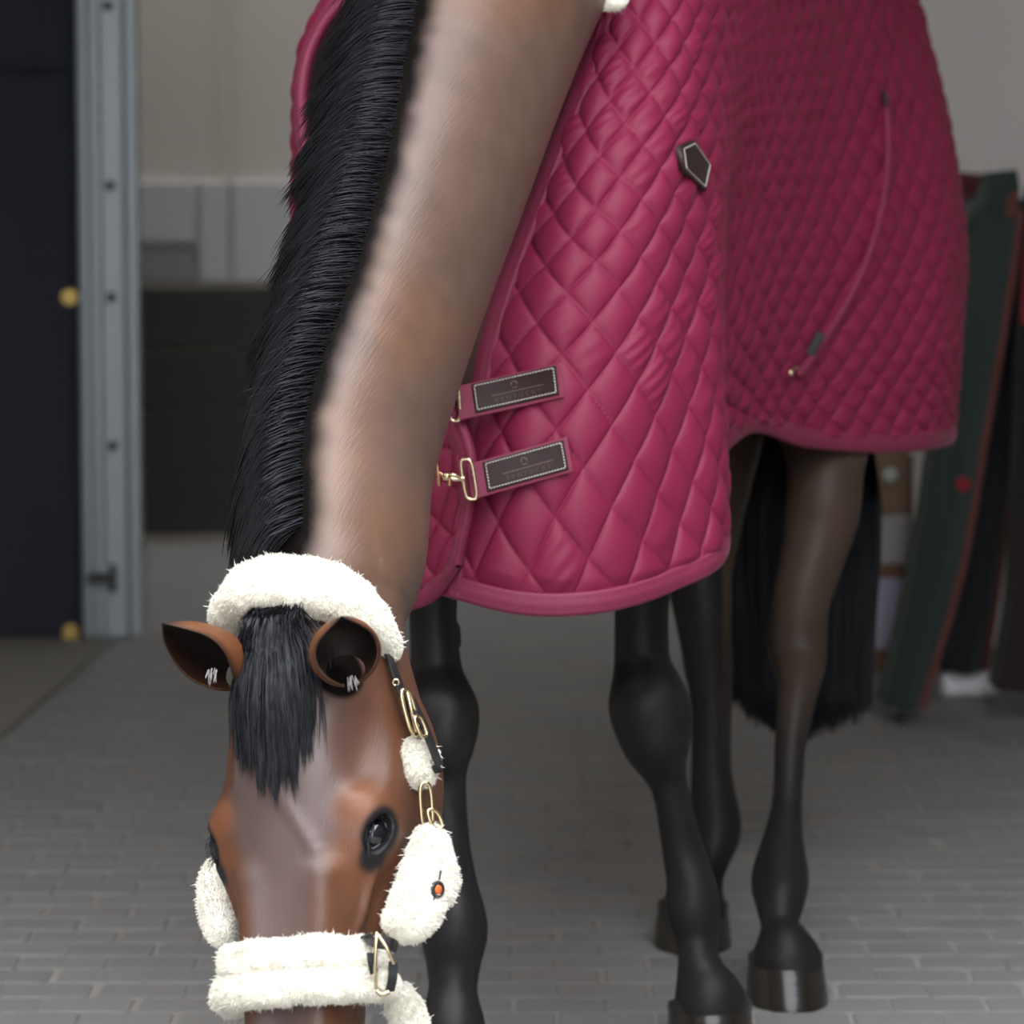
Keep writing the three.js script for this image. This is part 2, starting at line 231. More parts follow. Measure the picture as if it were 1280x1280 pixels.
const headPrim = (() => {
  const cs = [H(-.16, -.09, .08), H(.16, -.09, .08), H(-.16, .7, .08), H(.16, .7, .08), H(-.16, -.09, -.3), H(.16, -.09, -.3), H(-.16, .7, -.3), H(.16, .7, -.3)];
  const lo = ['x', 'y', 'z'].map((a) => Math.min(...cs.map((c) => c[a]))), hi = ['x', 'y', 'z'].map((a) => Math.max(...cs.map((c) => c[a])));
  const cap = (s, list) => capsules(list.map(([x, t, z, r]) => [s * x, t, z, r]));
  const El = (x, t, z, r) => ellipsoid(V3(x, t, z), V3(1, 0, 0), V3(0, 1, 0), V3(0, 0, 1), r);
  const add = [], cut = [];
  for (const s of [-1, 1]) {
    add.push([El(s * .085, .27, -.052, [.031, .046, .034]), .04]);             // orbit
    add.push([cap(s, [[.082, .246, -.026, .014], [.098, .258, -.032, .011], [.11, .276, -.05, .008]]), .018]); // brow
    add.push([El(s * .08, .2, -.135, [.032, .09, .085]), .04]);                   // cheek muscle
    add.push([cap(s, [[.098, .31, -.085, .01], [.083, .36, -.085, .01], [.07, .43, -.08, .006]]), .02]); // facial crest
    add.push([cap(s, [[.045, .33, -.012, .012], [.04, .45, -.018, .01], [.036, .55, -.024, .012]]), .03]); // nasal edge
    add.push([cap(s, [[.101, .303, -.042, .0035], [.092, .335, -.046, .0032], [.08, .372, -.05, .003], [.066, .4, -.04, .0025], [.05, .43, -.02, .002]]), .01]); // vein under the eye
    add.push([El(s * .042, .605, -.075, [.022, .03, .03]), .02]);                 // nostril rim
    cut.push([El(s * .064, .61, -.068, [.014, .02, .014]), .012]);
    cut.push([El(s * .1, .175, -.02, [.02, .034, .024]), .035]);                  // hollow above the eye
    cut.push([ellipsoid(V3(s * (.089 + .0235 * Math.sin(EA)), .279, -.05 + .0235 * Math.cos(EA)), V3(s * Math.sin(EA), 0, Math.cos(EA)), V3(-s * Math.cos(EA) * .35, .937, Math.sin(EA) * .35).normalize(), V3(s * -Math.cos(EA) * .937, -.35, Math.sin(EA) * .937).normalize(), [.016, .0225, .014]), .006]);            // lid opening
  }
  add.push([capsules([[-.004, .22, .016, .004], [.02, .26, .008, .004], [.042, .3, -.003, .003]].map((a) => a)), .012]); // fine vein on the forehead
  return { lo, hi, k: .055, f(x, y, z) { const a = x - HO.x, b = y - HO.y, c = z - HO.z, u = a * HX.x + b * HX.y + c * HX.z, t = a * HL.x + b * HL.y + c * HL.z, v = a * HN.x + b * HN.y + c * HN.z; let d = headF(u, t, v); if (d > .09) return d; for (const [p, k] of add) d = smin(d, p.f(u, t, v), k); for (const [p, k] of cut) d = -smin(-d, p.f(u, t, v), k); return d; } };
})();
const neckDir = (l, u, w) => RIGHT.clone().multiplyScalar(l).addScaledVector(UP, u).addScaledVector(TOW, w);
const neck = loft([
  { c: P(384, 830, 4.66), e: neckDir(-.25, .55, .8), rw: .075, rd: .1 },
  { c: P(404, 760, 4.67), e: neckDir(-.36, .4, .85), rw: .086, rd: .118 },
  { c: P(425, 690, 4.69), e: neckDir(-.42, .25, .9), rw: .094, rd: .132 },
  { c: P(440, 560, 4.77), e: neckDir(-.4, .15, .9), rw: .092, rd: .14 },
  { c: P(486, 400, 4.9), e: neckDir(-.33, .1, .93), rw: .099, rd: .148 },
  { c: P(542, 220, 5.06), e: neckDir(-.38, .1, .92), rw: .11, rd: .155 },
  { c: P(590, 60, 5.22), e: neckDir(-.45, .2, .9), rw: .125, rd: .165 },
  { c: P(655, -100, 5.4), e: neckDir(-.4, .45, .75), rw: .135, rd: .18 },
  { c: P(730, -120, 5.62), e: neckDir(-.2, .9, .4), rw: .13, rd: .14 },
  { c: P(770, -90, 5.85), e: neckDir(-.1, 1, .2), rw: .13, rd: .12 },
], .06, 2.1);
const up = V3(0, 1, 0);
const trunk = loft([{ c: P(700, 290, 5.62), e: up, rw: .12, rd: .2 }, { c: P(745, 230, 5.8), e: up, rw: .13, rd: .3 }, { c: P(850, 220, 6.2), e: up, rw: .12, rd: .3 }, { c: P(925, 210, 6.5), e: up, rw: .12, rd: .28 }, { c: P(985, 200, 6.9), e: up, rw: .13, rd: .25 }, { c: P(1010, 200, 7.08), e: up, rw: .12, rd: .18 }], .06, 2.2);
const shoulder = capsules([C(690, -20, 5.6, 66), C(668, 150, 5.57, 60), C(640, 330, 5.55, 52), C(612, 480, 5.52, 42)], .05);
const foreRight = capsules([C(545, 560, 5.6, 62), C(540, 690, 5.5, 40), C(541, 770, 5.48, 30), C(545, 838, 5.48, 33), C(549, 888, 5.47, 43), C(550, 925, 5.47, 39), C(556, 975, 5.48, 27), C(560, 1050, 5.48, 27), C(566, 1110, 5.48, 32), C(568, 1160, 5.48, 42), C(567, 1200, 5.48, 35), C(566, 1240, 5.47, 31), C(565, 1285, 5.46, 42), C(565, 1318, 5.46, 48)], .03);
const kneeR = capsules([C(540, 888, 5.45, 24), C(560, 894, 5.45, 26), C(556, 925, 5.44, 24)], .05);
const foreLeft = capsules([C(790, 560, 5.75, 62), C(802, 700, 5.7, 39), C(802, 770, 5.7, 34), C(803, 830, 5.7, 36), C(812, 880, 5.68, 48), C(818, 922, 5.68, 43), C(832, 968, 5.7, 26), C(841, 1000, 5.71, 23), C(853, 1060, 5.73, 26), C(864, 1105, 5.73, 31), C(866, 1135, 5.73, 35), C(870, 1165, 5.73, 29), C(872, 1190, 5.72, 25), C(878, 1222, 5.715, 32), C(887, 1250, 5.71, 44), C(888, 1268, 5.715, 48)], .03);
const kneeL = capsules([C(804, 884, 5.66, 30), C(826, 892, 5.66, 28), C(822, 922, 5.66, 24)], .04);
const hindRight = capsules([C(890, 480, 6.6, 80), C(874, 690, 6.45, 46), C(878, 760, 6.42, 37), C(885, 830, 6.42, 30), C(889, 880, 6.42, 26), C(889, 950, 6.42, 25), C(891, 990, 6.42, 28), C(894, 1035, 6.42, 33), C(889, 1070, 6.4, 25), C(880, 1095, 6.42, 25), C(870, 1120, 6.43, 34), C(868, 1138, 6.43, 40)], .03);
const hindLeft = capsules([C(1035, 420, 6.7, 100), C(1033, 560, 6.5, 53), C(1028, 640, 6.45, 47), C(1015, 700, 6.4, 40), C(1001, 755, 6.38, 36), C(998, 800, 6.38, 36), C(1000, 830, 6.36, 32), C(996, 870, 6.3, 25), C(988, 930, 6.25, 20), C(984, 1000, 6.2, 19), C(979, 1048, 6.16, 25), C(975, 1098, 6.12, 36), C(975, 1126, 6.08, 31), C(975, 1158, 6.05, 24), C(980, 1182, 6.035, 34), C(984, 1204, 6.035, 45)], .03);
const hock = capsules([C(990, 835, 6.4, 22), C(975, 805, 6.5, 16), C(972, 770, 6.52, 10), C(992, 700, 6.48, 12)], .03);
const hockR = capsules([C(885, 830, 6.45, 24), C(878, 780, 6.55, 14)], .03);
const ergot = capsules([C(568, 780, 5.5, 7), C(571, 805, 5.5, 7)], .006);
const chest = ellipsoid(P(535, 330, 5.74), RIGHT, UP, TOW, [.13, .3, .2], .08);
const prims = [chest, trunk, shoulder, neck, foreRight, kneeR, foreLeft, kneeL, hindRight, hindLeft, hock, hockR, ergot, headPrim];
function field(lo, hi) {
  const near = prims.filter((p) => [0, 1, 2].every((a) => p.lo[a] - .08 < hi[a] && p.hi[a] + .08 > lo[a]));
  return (x, y, z) => { let d = 9; for (const p of near) { const g = Math.max(p.lo[0] - x, x - p.hi[0], p.lo[1] - y, y - p.hi[1], p.lo[2] - z, z - p.hi[2]); if (g > d + p.k && g > .03) continue; if (g > .15) { d = Math.min(d, g); continue; } d = smin(d, p.f(x, y, z), p.k); } return d; };
}
const crestAt = (s) => { const S = neck.S, q = clamp(s) * (S.length - 1), i = Math.min(S.length - 2, Math.floor(q)), t = q - i, A = S[i], B = S[i + 1], m = (p) => A[p].clone().lerp(B[p], t); return { c: m('c'), e: m('e').normalize(), w: m('w').normalize(), t: m('t').normalize(), rw: lerp(A.rw, B.rw, t), rd: lerp(A.rd, B.rd, t) }; };
const CREST = Array.from({ length: 201 }, (_, i) => crestAt(i / 200));
function coatColor(x, y, z, out) {
  const a = x - HO.x, b = y - HO.y, c = z - HO.z, u = a * HX.x + b * HX.y + c * HX.z, t = a * HL.x + b * HL.y + c * HL.z, v = a * HN.x + b * HN.y + c * HN.z;
  const n = noise3(x * 9, y * 9, z * 9), q = noise3(x * 40, y * 40, z * 40);
  const mix = (k, r, g, bl) => { out[0] = lerp(out[0], r, k); out[1] = lerp(out[1], g, k); out[2] = lerp(out[2], bl, k); };
  // body and neck
  out[0] = .125; out[1] = .074; out[2] = .054; out[3] = 1;
  mix(.55 * sstep(.1, .75, n), .16, .075, .035); mix(.3 * sstep(.2, -.6, n), .1, .055, .04);
  if (y > .55 && z > -5.5) { // black band beside the mane
    let best = 9, bs = 0; for (let i = 0; i <= 200; i++) { const k = CREST[i], d = (k.c.x + k.e.x * k.rd - x) ** 2 + (k.c.y + k.e.y * k.rd - y) ** 2 + (k.c.z + k.e.z * k.rd - z) ** 2; if (d < best) { best = d; bs = i / 200; } }
    const k = crestAt(bs), s = (x - k.c.x) * k.w.x + (y - k.c.y) * k.w.y + (z - k.c.z) * k.w.z, sg = k.w.dot(RIGHT) > 0 ? s : -s, b = sstep(.05, .02, sg + q * .004) * sstep(-.02, .05, (x - k.c.x) * k.e.x + (y - k.c.y) * k.e.y + (z - k.c.z) * k.e.z);
    mix(b, .0045, .0033, .003); out[3] = lerp(out[3], .03, b);
  }
  const hind = z < -6.0, black = hind ? (x > .35 ? sstep(.62, .3, y + n * .05) : 1) : sstep(.95, .7, y);
  if (y < 1.0 && !(z > -5.05)) { if (hind) mix(1, .05, .034, .024); mix(black, .014, .0125, .0125); if (!hind) mix(.5 * sstep(.4, .6, n + .3) * sstep(.45, .6, y), .03, .018, .014); out[3] = lerp(out[3], hind ? .22 : (x < .1 ? .5 : .25), Math.max(black, hind ? 1 : 0)); }
  const hw = z > -5.0 ? sstep(-.03, .1, t) * sstep(.8, .7, t) * sstep(-.36, -.27, v) : 0;
  if (hw > 0) { const keep = out.slice(); // head
    out[0] = .108; out[1] = .042; out[2] = .02; out[3] = .75;
    mix(.5 * sstep(.3, .9, n + .6), .1, .038, .018);
    const mw = lerp(.1, .055, sstep(.22, .38, t)), mid = .9 * sstep(mw, mw * .45, Math.abs(u)) * sstep(-.1, -.01, v); mix(mid, .105, .07, .066); out[3] = lerp(.7, 1, mid); // less red along the middle of the face
    mix(.6 * sstep(.042, .018, Math.hypot(Math.abs(u) - .088, t - .248, v + .025)), .2, .07, .024); mix(.35 * sstep(.045, .02, Math.hypot(Math.abs(u) - .078, t - .31, v + .03)), .2, .07, .022); // tan above and below the eye
    { const du = Math.abs(u) - .106, dv = v + .037, a = du * Math.sin(EA) + dv * Math.cos(EA), b = -du * Math.cos(EA) + dv * Math.sin(EA), tt = t - .279, p = tt * .937 + b * .35, g = -tt * .35 + b * .937, e = Math.max(sstep(.033, .022, Math.hypot(p * .85, g * 1.15)) * sstep(-.05, -.03, a), sstep(.022, .012, Math.hypot((p - .025) * .8, g + .003))); mix(e, .010, .009, .010); out[3] = lerp(out[3], .4, e); }
    mix(.9 * sstep(.56, .61, t), .02, .016, .014);
    for (let i = 0; i < 4; i++) out[i] = lerp(keep[i], out[i], hw);
  }
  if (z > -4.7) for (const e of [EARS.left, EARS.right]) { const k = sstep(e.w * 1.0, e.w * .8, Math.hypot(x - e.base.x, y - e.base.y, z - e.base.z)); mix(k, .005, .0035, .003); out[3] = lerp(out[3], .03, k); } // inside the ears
  for (let i = 0; i < 3; i++) out[i] *= 1 + .12 * q;
}
function smoothed({ pos, idx }, rounds) { // evens out the skin; open borders stay
  const n = pos.length / 3, cnt = new Float32Array(n), acc = new Float32Array(n * 3), rim = new Uint8Array(n), seen = new Map();
  for (let i = 0; i < idx.length; i += 3) for (let e = 0; e < 3; e++) { const a = idx[i + e], b = idx[i + (e + 1) % 3], k = a < b ? a * n + b : b * n + a; seen.set(k, (seen.get(k) ?? 0) + 1); }
  for (const [k, c] of seen) if (c === 1) { rim[Math.floor(k / n)] = 1; rim[k % n] = 1; }
  for (let r = 0; r < rounds * 2; r++) { acc.fill(0); cnt.fill(0); for (let i = 0; i < idx.length; i += 3) for (let e = 0; e < 3; e++) { const a = idx[i + e], b = idx[i + (e + 1) % 3]; for (let c = 0; c < 3; c++) { acc[a * 3 + c] += pos[b * 3 + c]; acc[b * 3 + c] += pos[a * 3 + c]; } cnt[a]++; cnt[b]++; }
    const f = r % 2 ? -.53 : .5; for (let i = 0; i < n; i++) if (!rim[i] && cnt[i]) for (let c = 0; c < 3; c++) pos[i * 3 + c] += f * (acc[i * 3 + c] / cnt[i] - pos[i * 3 + c]); }
  return { pos, idx };
}
function bodyPiece(lo, hi, cell) {
  const f = field(lo, hi), s = smoothed(surface(f, lo, hi, cell), 3), col = [], uv = [], uv1 = [], o = [0, 0, 0, 1];
  for (let i = 0; i < s.pos.length; i += 3) { coatColor(s.pos[i], s.pos[i + 1], s.pos[i + 2], o); col.push(o[0], o[1], o[2]); uv1.push(o[3], .5); uv.push((s.pos[i] + s.pos[i + 2] * .6) * 4, s.pos[i + 1] * 4); }
  const g = geoOf(s.pos, s.idx, uv, col); g.setAttribute('uv1', new THREE.BufferAttribute(new Float32Array(uv1), 2)); return g;
}
function earGeo(base, tip, open, wide, seedColor) { // cupped leaf-shaped ear: outer and inner skin
  const ax = tip.clone().sub(base), L = ax.length(), a = ax.clone().normalize(), f = open.clone().addScaledVector(a, -open.dot(a)).normalize(), s = a.clone().cross(f).normalize();
  const wd = curve1([0, .15, .4, .65, .85, 1], [.62, .86, 1, .82, .45, .03]), nu = 28, nv = 26, pos = [], idx = [], col = [], uv = [];
  for (const layer of [0, 1]) { const off = pos.length / 3;
    for (let j = 0; j <= nv; j++) { const t = j / nv, w = wide * wd(t) - layer * .0035 * (1 - t * .7), wrap = lerp(2.85, 1.65, sstep(.02, .75, t)), dep = lerp(1, .8, t);
      for (let i = 0; i <= nu; i++) { const th = lerp(-wrap, wrap, i / nu), p = base.clone().addScaledVector(a, t * L * (layer ? .985 : 1)).addScaledVector(f, (-Math.cos(th) * w * dep + (t * t * .012) + .25 * w)).addScaledVector(s, Math.sin(th) * w);
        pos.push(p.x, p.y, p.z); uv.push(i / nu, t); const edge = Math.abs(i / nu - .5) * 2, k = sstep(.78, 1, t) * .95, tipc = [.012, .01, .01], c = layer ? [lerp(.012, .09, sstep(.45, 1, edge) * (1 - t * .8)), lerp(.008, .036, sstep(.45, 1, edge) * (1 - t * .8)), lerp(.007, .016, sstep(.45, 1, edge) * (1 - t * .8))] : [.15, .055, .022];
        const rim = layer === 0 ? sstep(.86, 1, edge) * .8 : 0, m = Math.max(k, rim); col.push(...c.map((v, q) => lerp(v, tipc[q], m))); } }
    for (let j = 0; j < nv; j++) for (let i = 0; i < nu; i++) { const p = off + j * (nu + 1) + i, q = p + 1, r = p + nu + 1, t = r + 1; if (layer) idx.push(p, r, q, q, r, t); else idx.push(p, q, r, q, t, r); } }
  const n1 = (nv + 1) * (nu + 1); for (let j = 0; j < nv; j++) for (const i of [0, nu]) { const p = j * (nu + 1) + i, r = p + nu + 1; idx.push(p, r, p + n1, r, r + n1, p + n1); }
  const g = geoOf(pos, idx, uv, col); g.setAttribute('uv1', new THREE.BufferAttribute(new Float32Array(pos.length / 3 * 2).fill(.5), 2)); return g;
}
const EARS = { left: { base: H(.079, .087, .0), tip: P(424, 762, 4.375), open: TOW.clone().multiplyScalar(.75).addScaledVector(RIGHT, .25).addScaledVector(UP, -.55), w: .042 },
  right: { base: H(-.062, .075, -.005), tip: P(203, 768, 4.40), open: TOW.clone().multiplyScalar(.72).addScaledVector(RIGHT, -.1).addScaledVector(UP, -.75), w: .037 } };
const horse = thing('horse', 'bay horse with black mane standing with its lowered head towards the viewer', 'horse');
{
  const pieces = [];
  const hl = headPrim.lo, hh = headPrim.hi;
  pieces.push(bodyPiece([hl[0] - .01, hl[1] - .02, hl[2] + .08], [hh[0] + .03, P(0, 715, 4.5).y, hh[2]], .0038));         // head
  pieces.push(bodyPiece([-.45, P(0, 718, 4.5).y, -5.62], [.3, 1.86, -4.3], .0075));            // neck
  pieces.push(bodyPiece([-.4, .86, -7.3], [.75, 1.95, -5.6], .022));                            // trunk
  pieces.push(bodyPiece([-.25, .02, -5.93], [.5, .9, -5.2], .0065));                           // fore legs
  pieces.push(bodyPiece([.18, .02, -6.85], [.75, .64, -5.93], .0065));                            // hind legs
  pieces.push(bodyPiece([.2, .62, -6.75], [.75, .98, -5.93], .01));
  for (const s of ['left', 'right']) { const e = EARS[s]; pieces.push(earGeo(e.base, e.tip, e.open, e.w)); }
  const body = mergeGeometries(pieces.map((g) => g)); console.log('horse tris', body.index.count / 3);
  part('body', body, M.coat, horse);
}
// eyes with lids, on the sides of the head
for (const s of [-1, 1]) {
  const c = EY(s), out = HX.clone().multiplyScalar(s * Math.sin(EA)).addScaledVector(HN, Math.cos(EA)), sd = HX.clone().multiplyScalar(-s * Math.cos(EA)).addScaledVector(HN, Math.sin(EA)), A = sd.clone().multiplyScalar(.35).addScaledVector(HL, .937), B = sd.clone().multiplyScalar(.937).addScaledVector(HL, -.35);
  const g = new THREE.SphereGeometry(.0222, 32, 20); g.translate(c.x, c.y, c.z); part('eye', g, M.eye, horse);
  const rim = (t, o) => c.clone().addScaledVector(out, .0175 + o - .004 * Math.cos(t) ** 2).addScaledVector(A, Math.cos(t) * .0205).addScaledVector(B, Math.sin(t) * (Math.sin(t) > 0 ? .0118 : .0108));
  const pts = (a, b, o) => { const l = []; for (let i = 0; i <= 16; i++) l.push(rim(lerp(a, b, i / 16), o)); return l; };
  part('eyelid', tube(pts(-.1, Math.PI + .1, .0035), .0034, 24, 8), M.lid, horse); part('eyelid', tube(pts(Math.PI * 1.02, 1.98 * Math.PI, -.0005), .0013, 24, 8), M.lidEdge, horse);
  const lash = [], r = rng(70 + s); for (let i = 0; i < 34; i++) { const t = lerp(.3, 2.4, r()), p = rim(t, .006), q = p.clone().addScaledVector(out, .009 + r() * .008).addScaledVector(HL, .012 + r() * .008).addScaledVector(B, .003); lash.push(tube([p, p.clone().lerp(q, .5).addScaledVector(out, .003), q], .0004, 4, 3)); }
  const l = part('eyelashes', lash, M.hair, horse); l.userData.kind = 'stuff';
}
// hair: every lock is a tapering tube of three sides
function strands(list, seg = 8) { // list: [control points, radius]
  const pos = [], idx = [], nor = [];
  for (const [pts, r] of list) {
    const off = pos.length / 3, n = pts.length;
    for (let i = 0; i <= seg; i++) { const q = i / seg * (n - 1), k = Math.min(n - 2, Math.floor(q)), t = q - k, g = (j) => pts[Math.min(n - 1, Math.max(0, k + j))]; const I = (a) => cr(g(-1)[a], g(0)[a], g(1)[a], g(2)[a], t); const x = I('x'), y = I('y'), z = I('z');
      const A = g(0), B = g(1); let tx = B.x - A.x, ty = B.y - A.y, tz = B.z - A.z; const l = Math.hypot(tx, ty, tz) || 1; tx /= l; ty /= l; tz /= l;
      let ux = -tz, uy = 0, uz = tx; const m = Math.hypot(ux, uz); if (m < .2) { ux = 1; uy = 0; uz = 0; } else { ux /= m; uz /= m; } const vx = ty * uz - tz * uy, vy = tz * ux - tx * uz, vz = tx * uy - ty * ux, w = r * (i === seg ? .12 : 1 - .55 * (i / seg) ** 2);
      for (let s = 0; s < 3; s++) { const c = Math.cos(s * 2.0944 + .5), d = Math.sin(s * 2.0944 + .5), nx = ux * c + vx * d, ny = uy * c + vy * d, nz = uz * c + vz * d; pos.push(x + nx * w, y + ny * w, z + nz * w); nor.push(nx, ny, nz); } }
    for (let i = 0; i < seg; i++) for (let s = 0; s < 3; s++) { const a = off + i * 3 + s, b = off + i * 3 + (s + 1) % 3, c = a + 3, d = b + 3; idx.push(a, b, c, b, d, c); }
  }
  const g = new THREE.BufferGeometry(); g.setAttribute('position', new THREE.BufferAttribute(new Float32Array(pos), 3)); g.setAttribute('normal', new THREE.BufferAttribute(new Float32Array(nor), 3)); g.setAttribute('uv', new THREE.BufferAttribute(new Float32Array(pos.length / 3 * 2), 2)); g.setIndex(idx); return g;
}
const NECK_F = field([-.5, .5, -5.6], [.2, 1.7, -4.2]);
function pushOut(p, off) { // keep a point of hair outside the neck
  for (let k = 0; k < 3; k++) { const d = NECK_F(p.x, p.y, p.z) - off; if (d >= 0) return p; const e = .004, gx = NECK_F(p.x + e, p.y, p.z) - NECK_F(p.x - e, p.y, p.z), gy = NECK_F(p.x, p.y + e, p.z) - NECK_F(p.x, p.y - e, p.z), gz = NECK_F(p.x, p.y, p.z + e) - NECK_F(p.x, p.y, p.z - e), l = Math.hypot(gx, gy, gz) || 1; p.x -= gx / l * d; p.y -= gy / l * d; p.z -= gz / l * d; }
  return p;
}
{ // mane, thrown over to the right side of the neck
  const r = rng(9), list = [];
  for (let i = 0; i < 17000; i++) {
    const s = lerp(.2, .93, r()), k = crestAt(s), low = sstep(.5, .25, s), clump = noise3(s * 34, 3, 7), clump2 = noise3(s * 90, 5, 1), lift = Math.pow(r(), 1.6);
    const side = (r() + r() - 1) * .018 + .006, root = k.c.clone().addScaledVector(k.e, k.rd - .004).addScaledVector(RIGHT, side);
    const len = (.158 + .018 * clump + .02 * (r() - .5)) * lerp(.78, 1, r()) * lerp(1, 1.0, low), dn = lerp(.6, .9, low) + clump2 * .1 + (r() - .5) * .1, pts = [root];
    const off = .003 + .02 * lift; let p = root.clone(), ang = lerp(.38, .62, low) + clump2 * .08;
    const out = k.e.clone();
    for (let j = 1; j <= 6; j++) { const f = j / 6, a = ang + dn * f * 1.1, st = len / 6; p = p.clone().addScaledVector(RIGHT, -Math.cos(a) * st).addScaledVector(UP, -Math.sin(a) * st).addScaledVector(TOW, (j < 2 ? .2 : -.42 * f) * st).addScaledVector(out, j === 1 ? st * .5 * (.4 + lift) : 0); pushOut(p, off * Math.min(1, j / 2)); pts.push(p); }
    list.push([pts, (.0007 + .0005 * r())]);
  }
  for (let i = 0; i < 34; i++) { const s = lerp(.3, .9, r()), k = crestAt(s), root = k.c.clone().addScaledVector(k.e, k.rd), a = -.2 + r(), L = .09 + .05 * r(); list.push([[root, root.clone().addScaledVector(RIGHT, -L * .5 * Math.cos(a)).addScaledVector(UP, -L * .4 * Math.sin(a)).addScaledVector(TOW, .04), root.clone().addScaledVector(RIGHT, -L * Math.cos(a)).addScaledVector(UP, -L * (Math.sin(a) + .3)).addScaledVector(TOW, .0)], .0005]); }
  const o = part('mane', strands(list, 9), M.hair, horse, 'black mane lying over the right side of the neck'); o.userData.kind = 'stuff';
}
{ // forelock
  const r = rng(21), list = [], HF = headPrim;
  for (let i = 0; i < 5200; i++) {
    const u = (r() + r() + r()) / 1.5 - 1, x0 = u * .038, deep = r(), c = noise3(u * 14, 2, 5), c2 = noise3(u * 30, 9, 5), len = (.192 + .016 * c + .035 * (r() - .5)) * (1 - .22 * Math.abs(u)), z0 = .018 + .016 * deep, t0 = .012 + .035 * r() * r(), pts = [];
    const short = r() < .12 ? .25 + .3 * r() : 1;
    for (let j = 0; j <= 6; j++) { const f = j / 6, t = t0 + f * len * short, x = x0 * (1 + .62 * Math.min(1, f * 1.6)) + (c * .01 + c2 * .006) * f + (r() - .5) * .002; let z = z0 + .02 * Math.sin(Math.PI * Math.min(1, f * 1.25)) * (.4 + deep) - .006; const p = H(x, t, z); const d = HF.f(p.x, p.y, p.z), need = .003 + .02 * deep * (1 - .6 * f); if (d < need || f > .2) p.addScaledVector(HN, need - d); pts.push(p); }
    list.push([pts, .0006 + .0005 * r()]);
  }
  const o = part('forelock', strands(list, 9), M.hair, horse, 'black forelock hanging between the ears'); o.userData.kind = 'stuff';
  const w = []; for (const [bx, by, d, sd] of [[440, 846, 4.42, .5], [266, 838, 4.42, -.3]]) for (let i = 0; i < 14; i++) { const p = P(bx + (r() - .5) * 12, by + (r() - .5) * 6, d), q = p.clone().addScaledVector(UP, -.006 - .012 * r()).addScaledVector(RIGHT, sd * .012 * (r() - .2)).addScaledVector(TOW, .01); w.push([[p, p.clone().lerp(q, .5).addScaledVector(TOW, .003), q], .0005]); }
  const t = part('ear_tuft', strands(w, 4), std(rgb(.5, .48, .46), .6), horse, 'pale hairs at the ear base'); t.userData.kind = 'stuff';
}
{ // tail
  const r = rng(33), list = [];
  for (let i = 0; i < 4200; i++) { const u = r() * 2 - 1, w = r() * 2 - 1, b = P(990, 330, 7.15), e = P(lerp(915, 1090, (u + 1) / 2) , lerp(922, 888, u * u) - r() * r() * 60 - (noise3(u * 9, w * 3, 2) + .3) * 16, 7.02 + w * .07), m = P(lerp(905, 1098, (u + 1) / 2) + (r() - .5) * 8, 640 + (r() - .5) * 30, 7.05 + w * .08); list.push([[b.clone().addScaledVector(RIGHT, u * .05).add(V3(0, 0, w * .03)), P(lerp(925, 1075, (u + 1) / 2), 480, 7.12 + w * .05), m, m.clone().lerp(e, .55), e], .0022]); }
  const o = part('tail', strands(list, 8), M.hair, horse, 'long full black tail'); o.userData.kind = 'stuff';
}
// hooves
function hoof(cx, top, bottom, rt, rb, turn, d) {
  const b = ground(cx, bottom), prof = [[.86, 1.0], [1.0, .985], [1.03, .9], [1.0, .83], [1.02, .8]];
  const g = gridGeo(48, 18, (i, j) => { const th = i / 48 * Math.PI * 2, v = j / 18, h = top * (1 - v), band = .035 * Math.exp(-(((v - .12) / .07) ** 2)) + .008 * Math.sin(v * 40), rr = lerp(rt, rb, v) * (1 + band) * (j === 0 ? .9 : 1) * (j === 18 ? .97 : 1); const fr = Math.sin(th) > 0 ? 1 : .8, x = Math.cos(th) * rr, z = Math.sin(th) * rr * fr + .012 * v + (Math.sin(th) > 0 ? .028 * v * Math.sin(th) : .01 * v); const c = Math.cos(turn), s = Math.sin(turn), hh = h + (Math.sin(th) < 0 ? top * .35 * (1 - v) * Math.sin(th) : .014 * (1 - v) * Math.sin(th)); return V3(b.x + x * c + z * s, hh, b.z - rb * .8 - x * s + z * c); });
  const cap = (j) => { const c = new THREE.CircleGeometry(j ? rb * .96 : rt * .9, 32); c.rotateX(j ? Math.PI / 2 : -Math.PI / 2); c.translate(b.x, j ? .002 : top * .9, b.z - rb * .75); return c; };
  return [g, cap(1)];
}
for (const [cx, top, bottom, rt, rb, turn] of [[565, .076, 1375, .057, .066, -.1], [889, .076, 1321, .061, .066, .06], [984, .078, 1257, .057, .066, .1], [868, .075, 1187, .057, .066, -.1]]) part('hoof', hoof(cx, top, bottom, rt, rb, turn), M.hoof, horse);
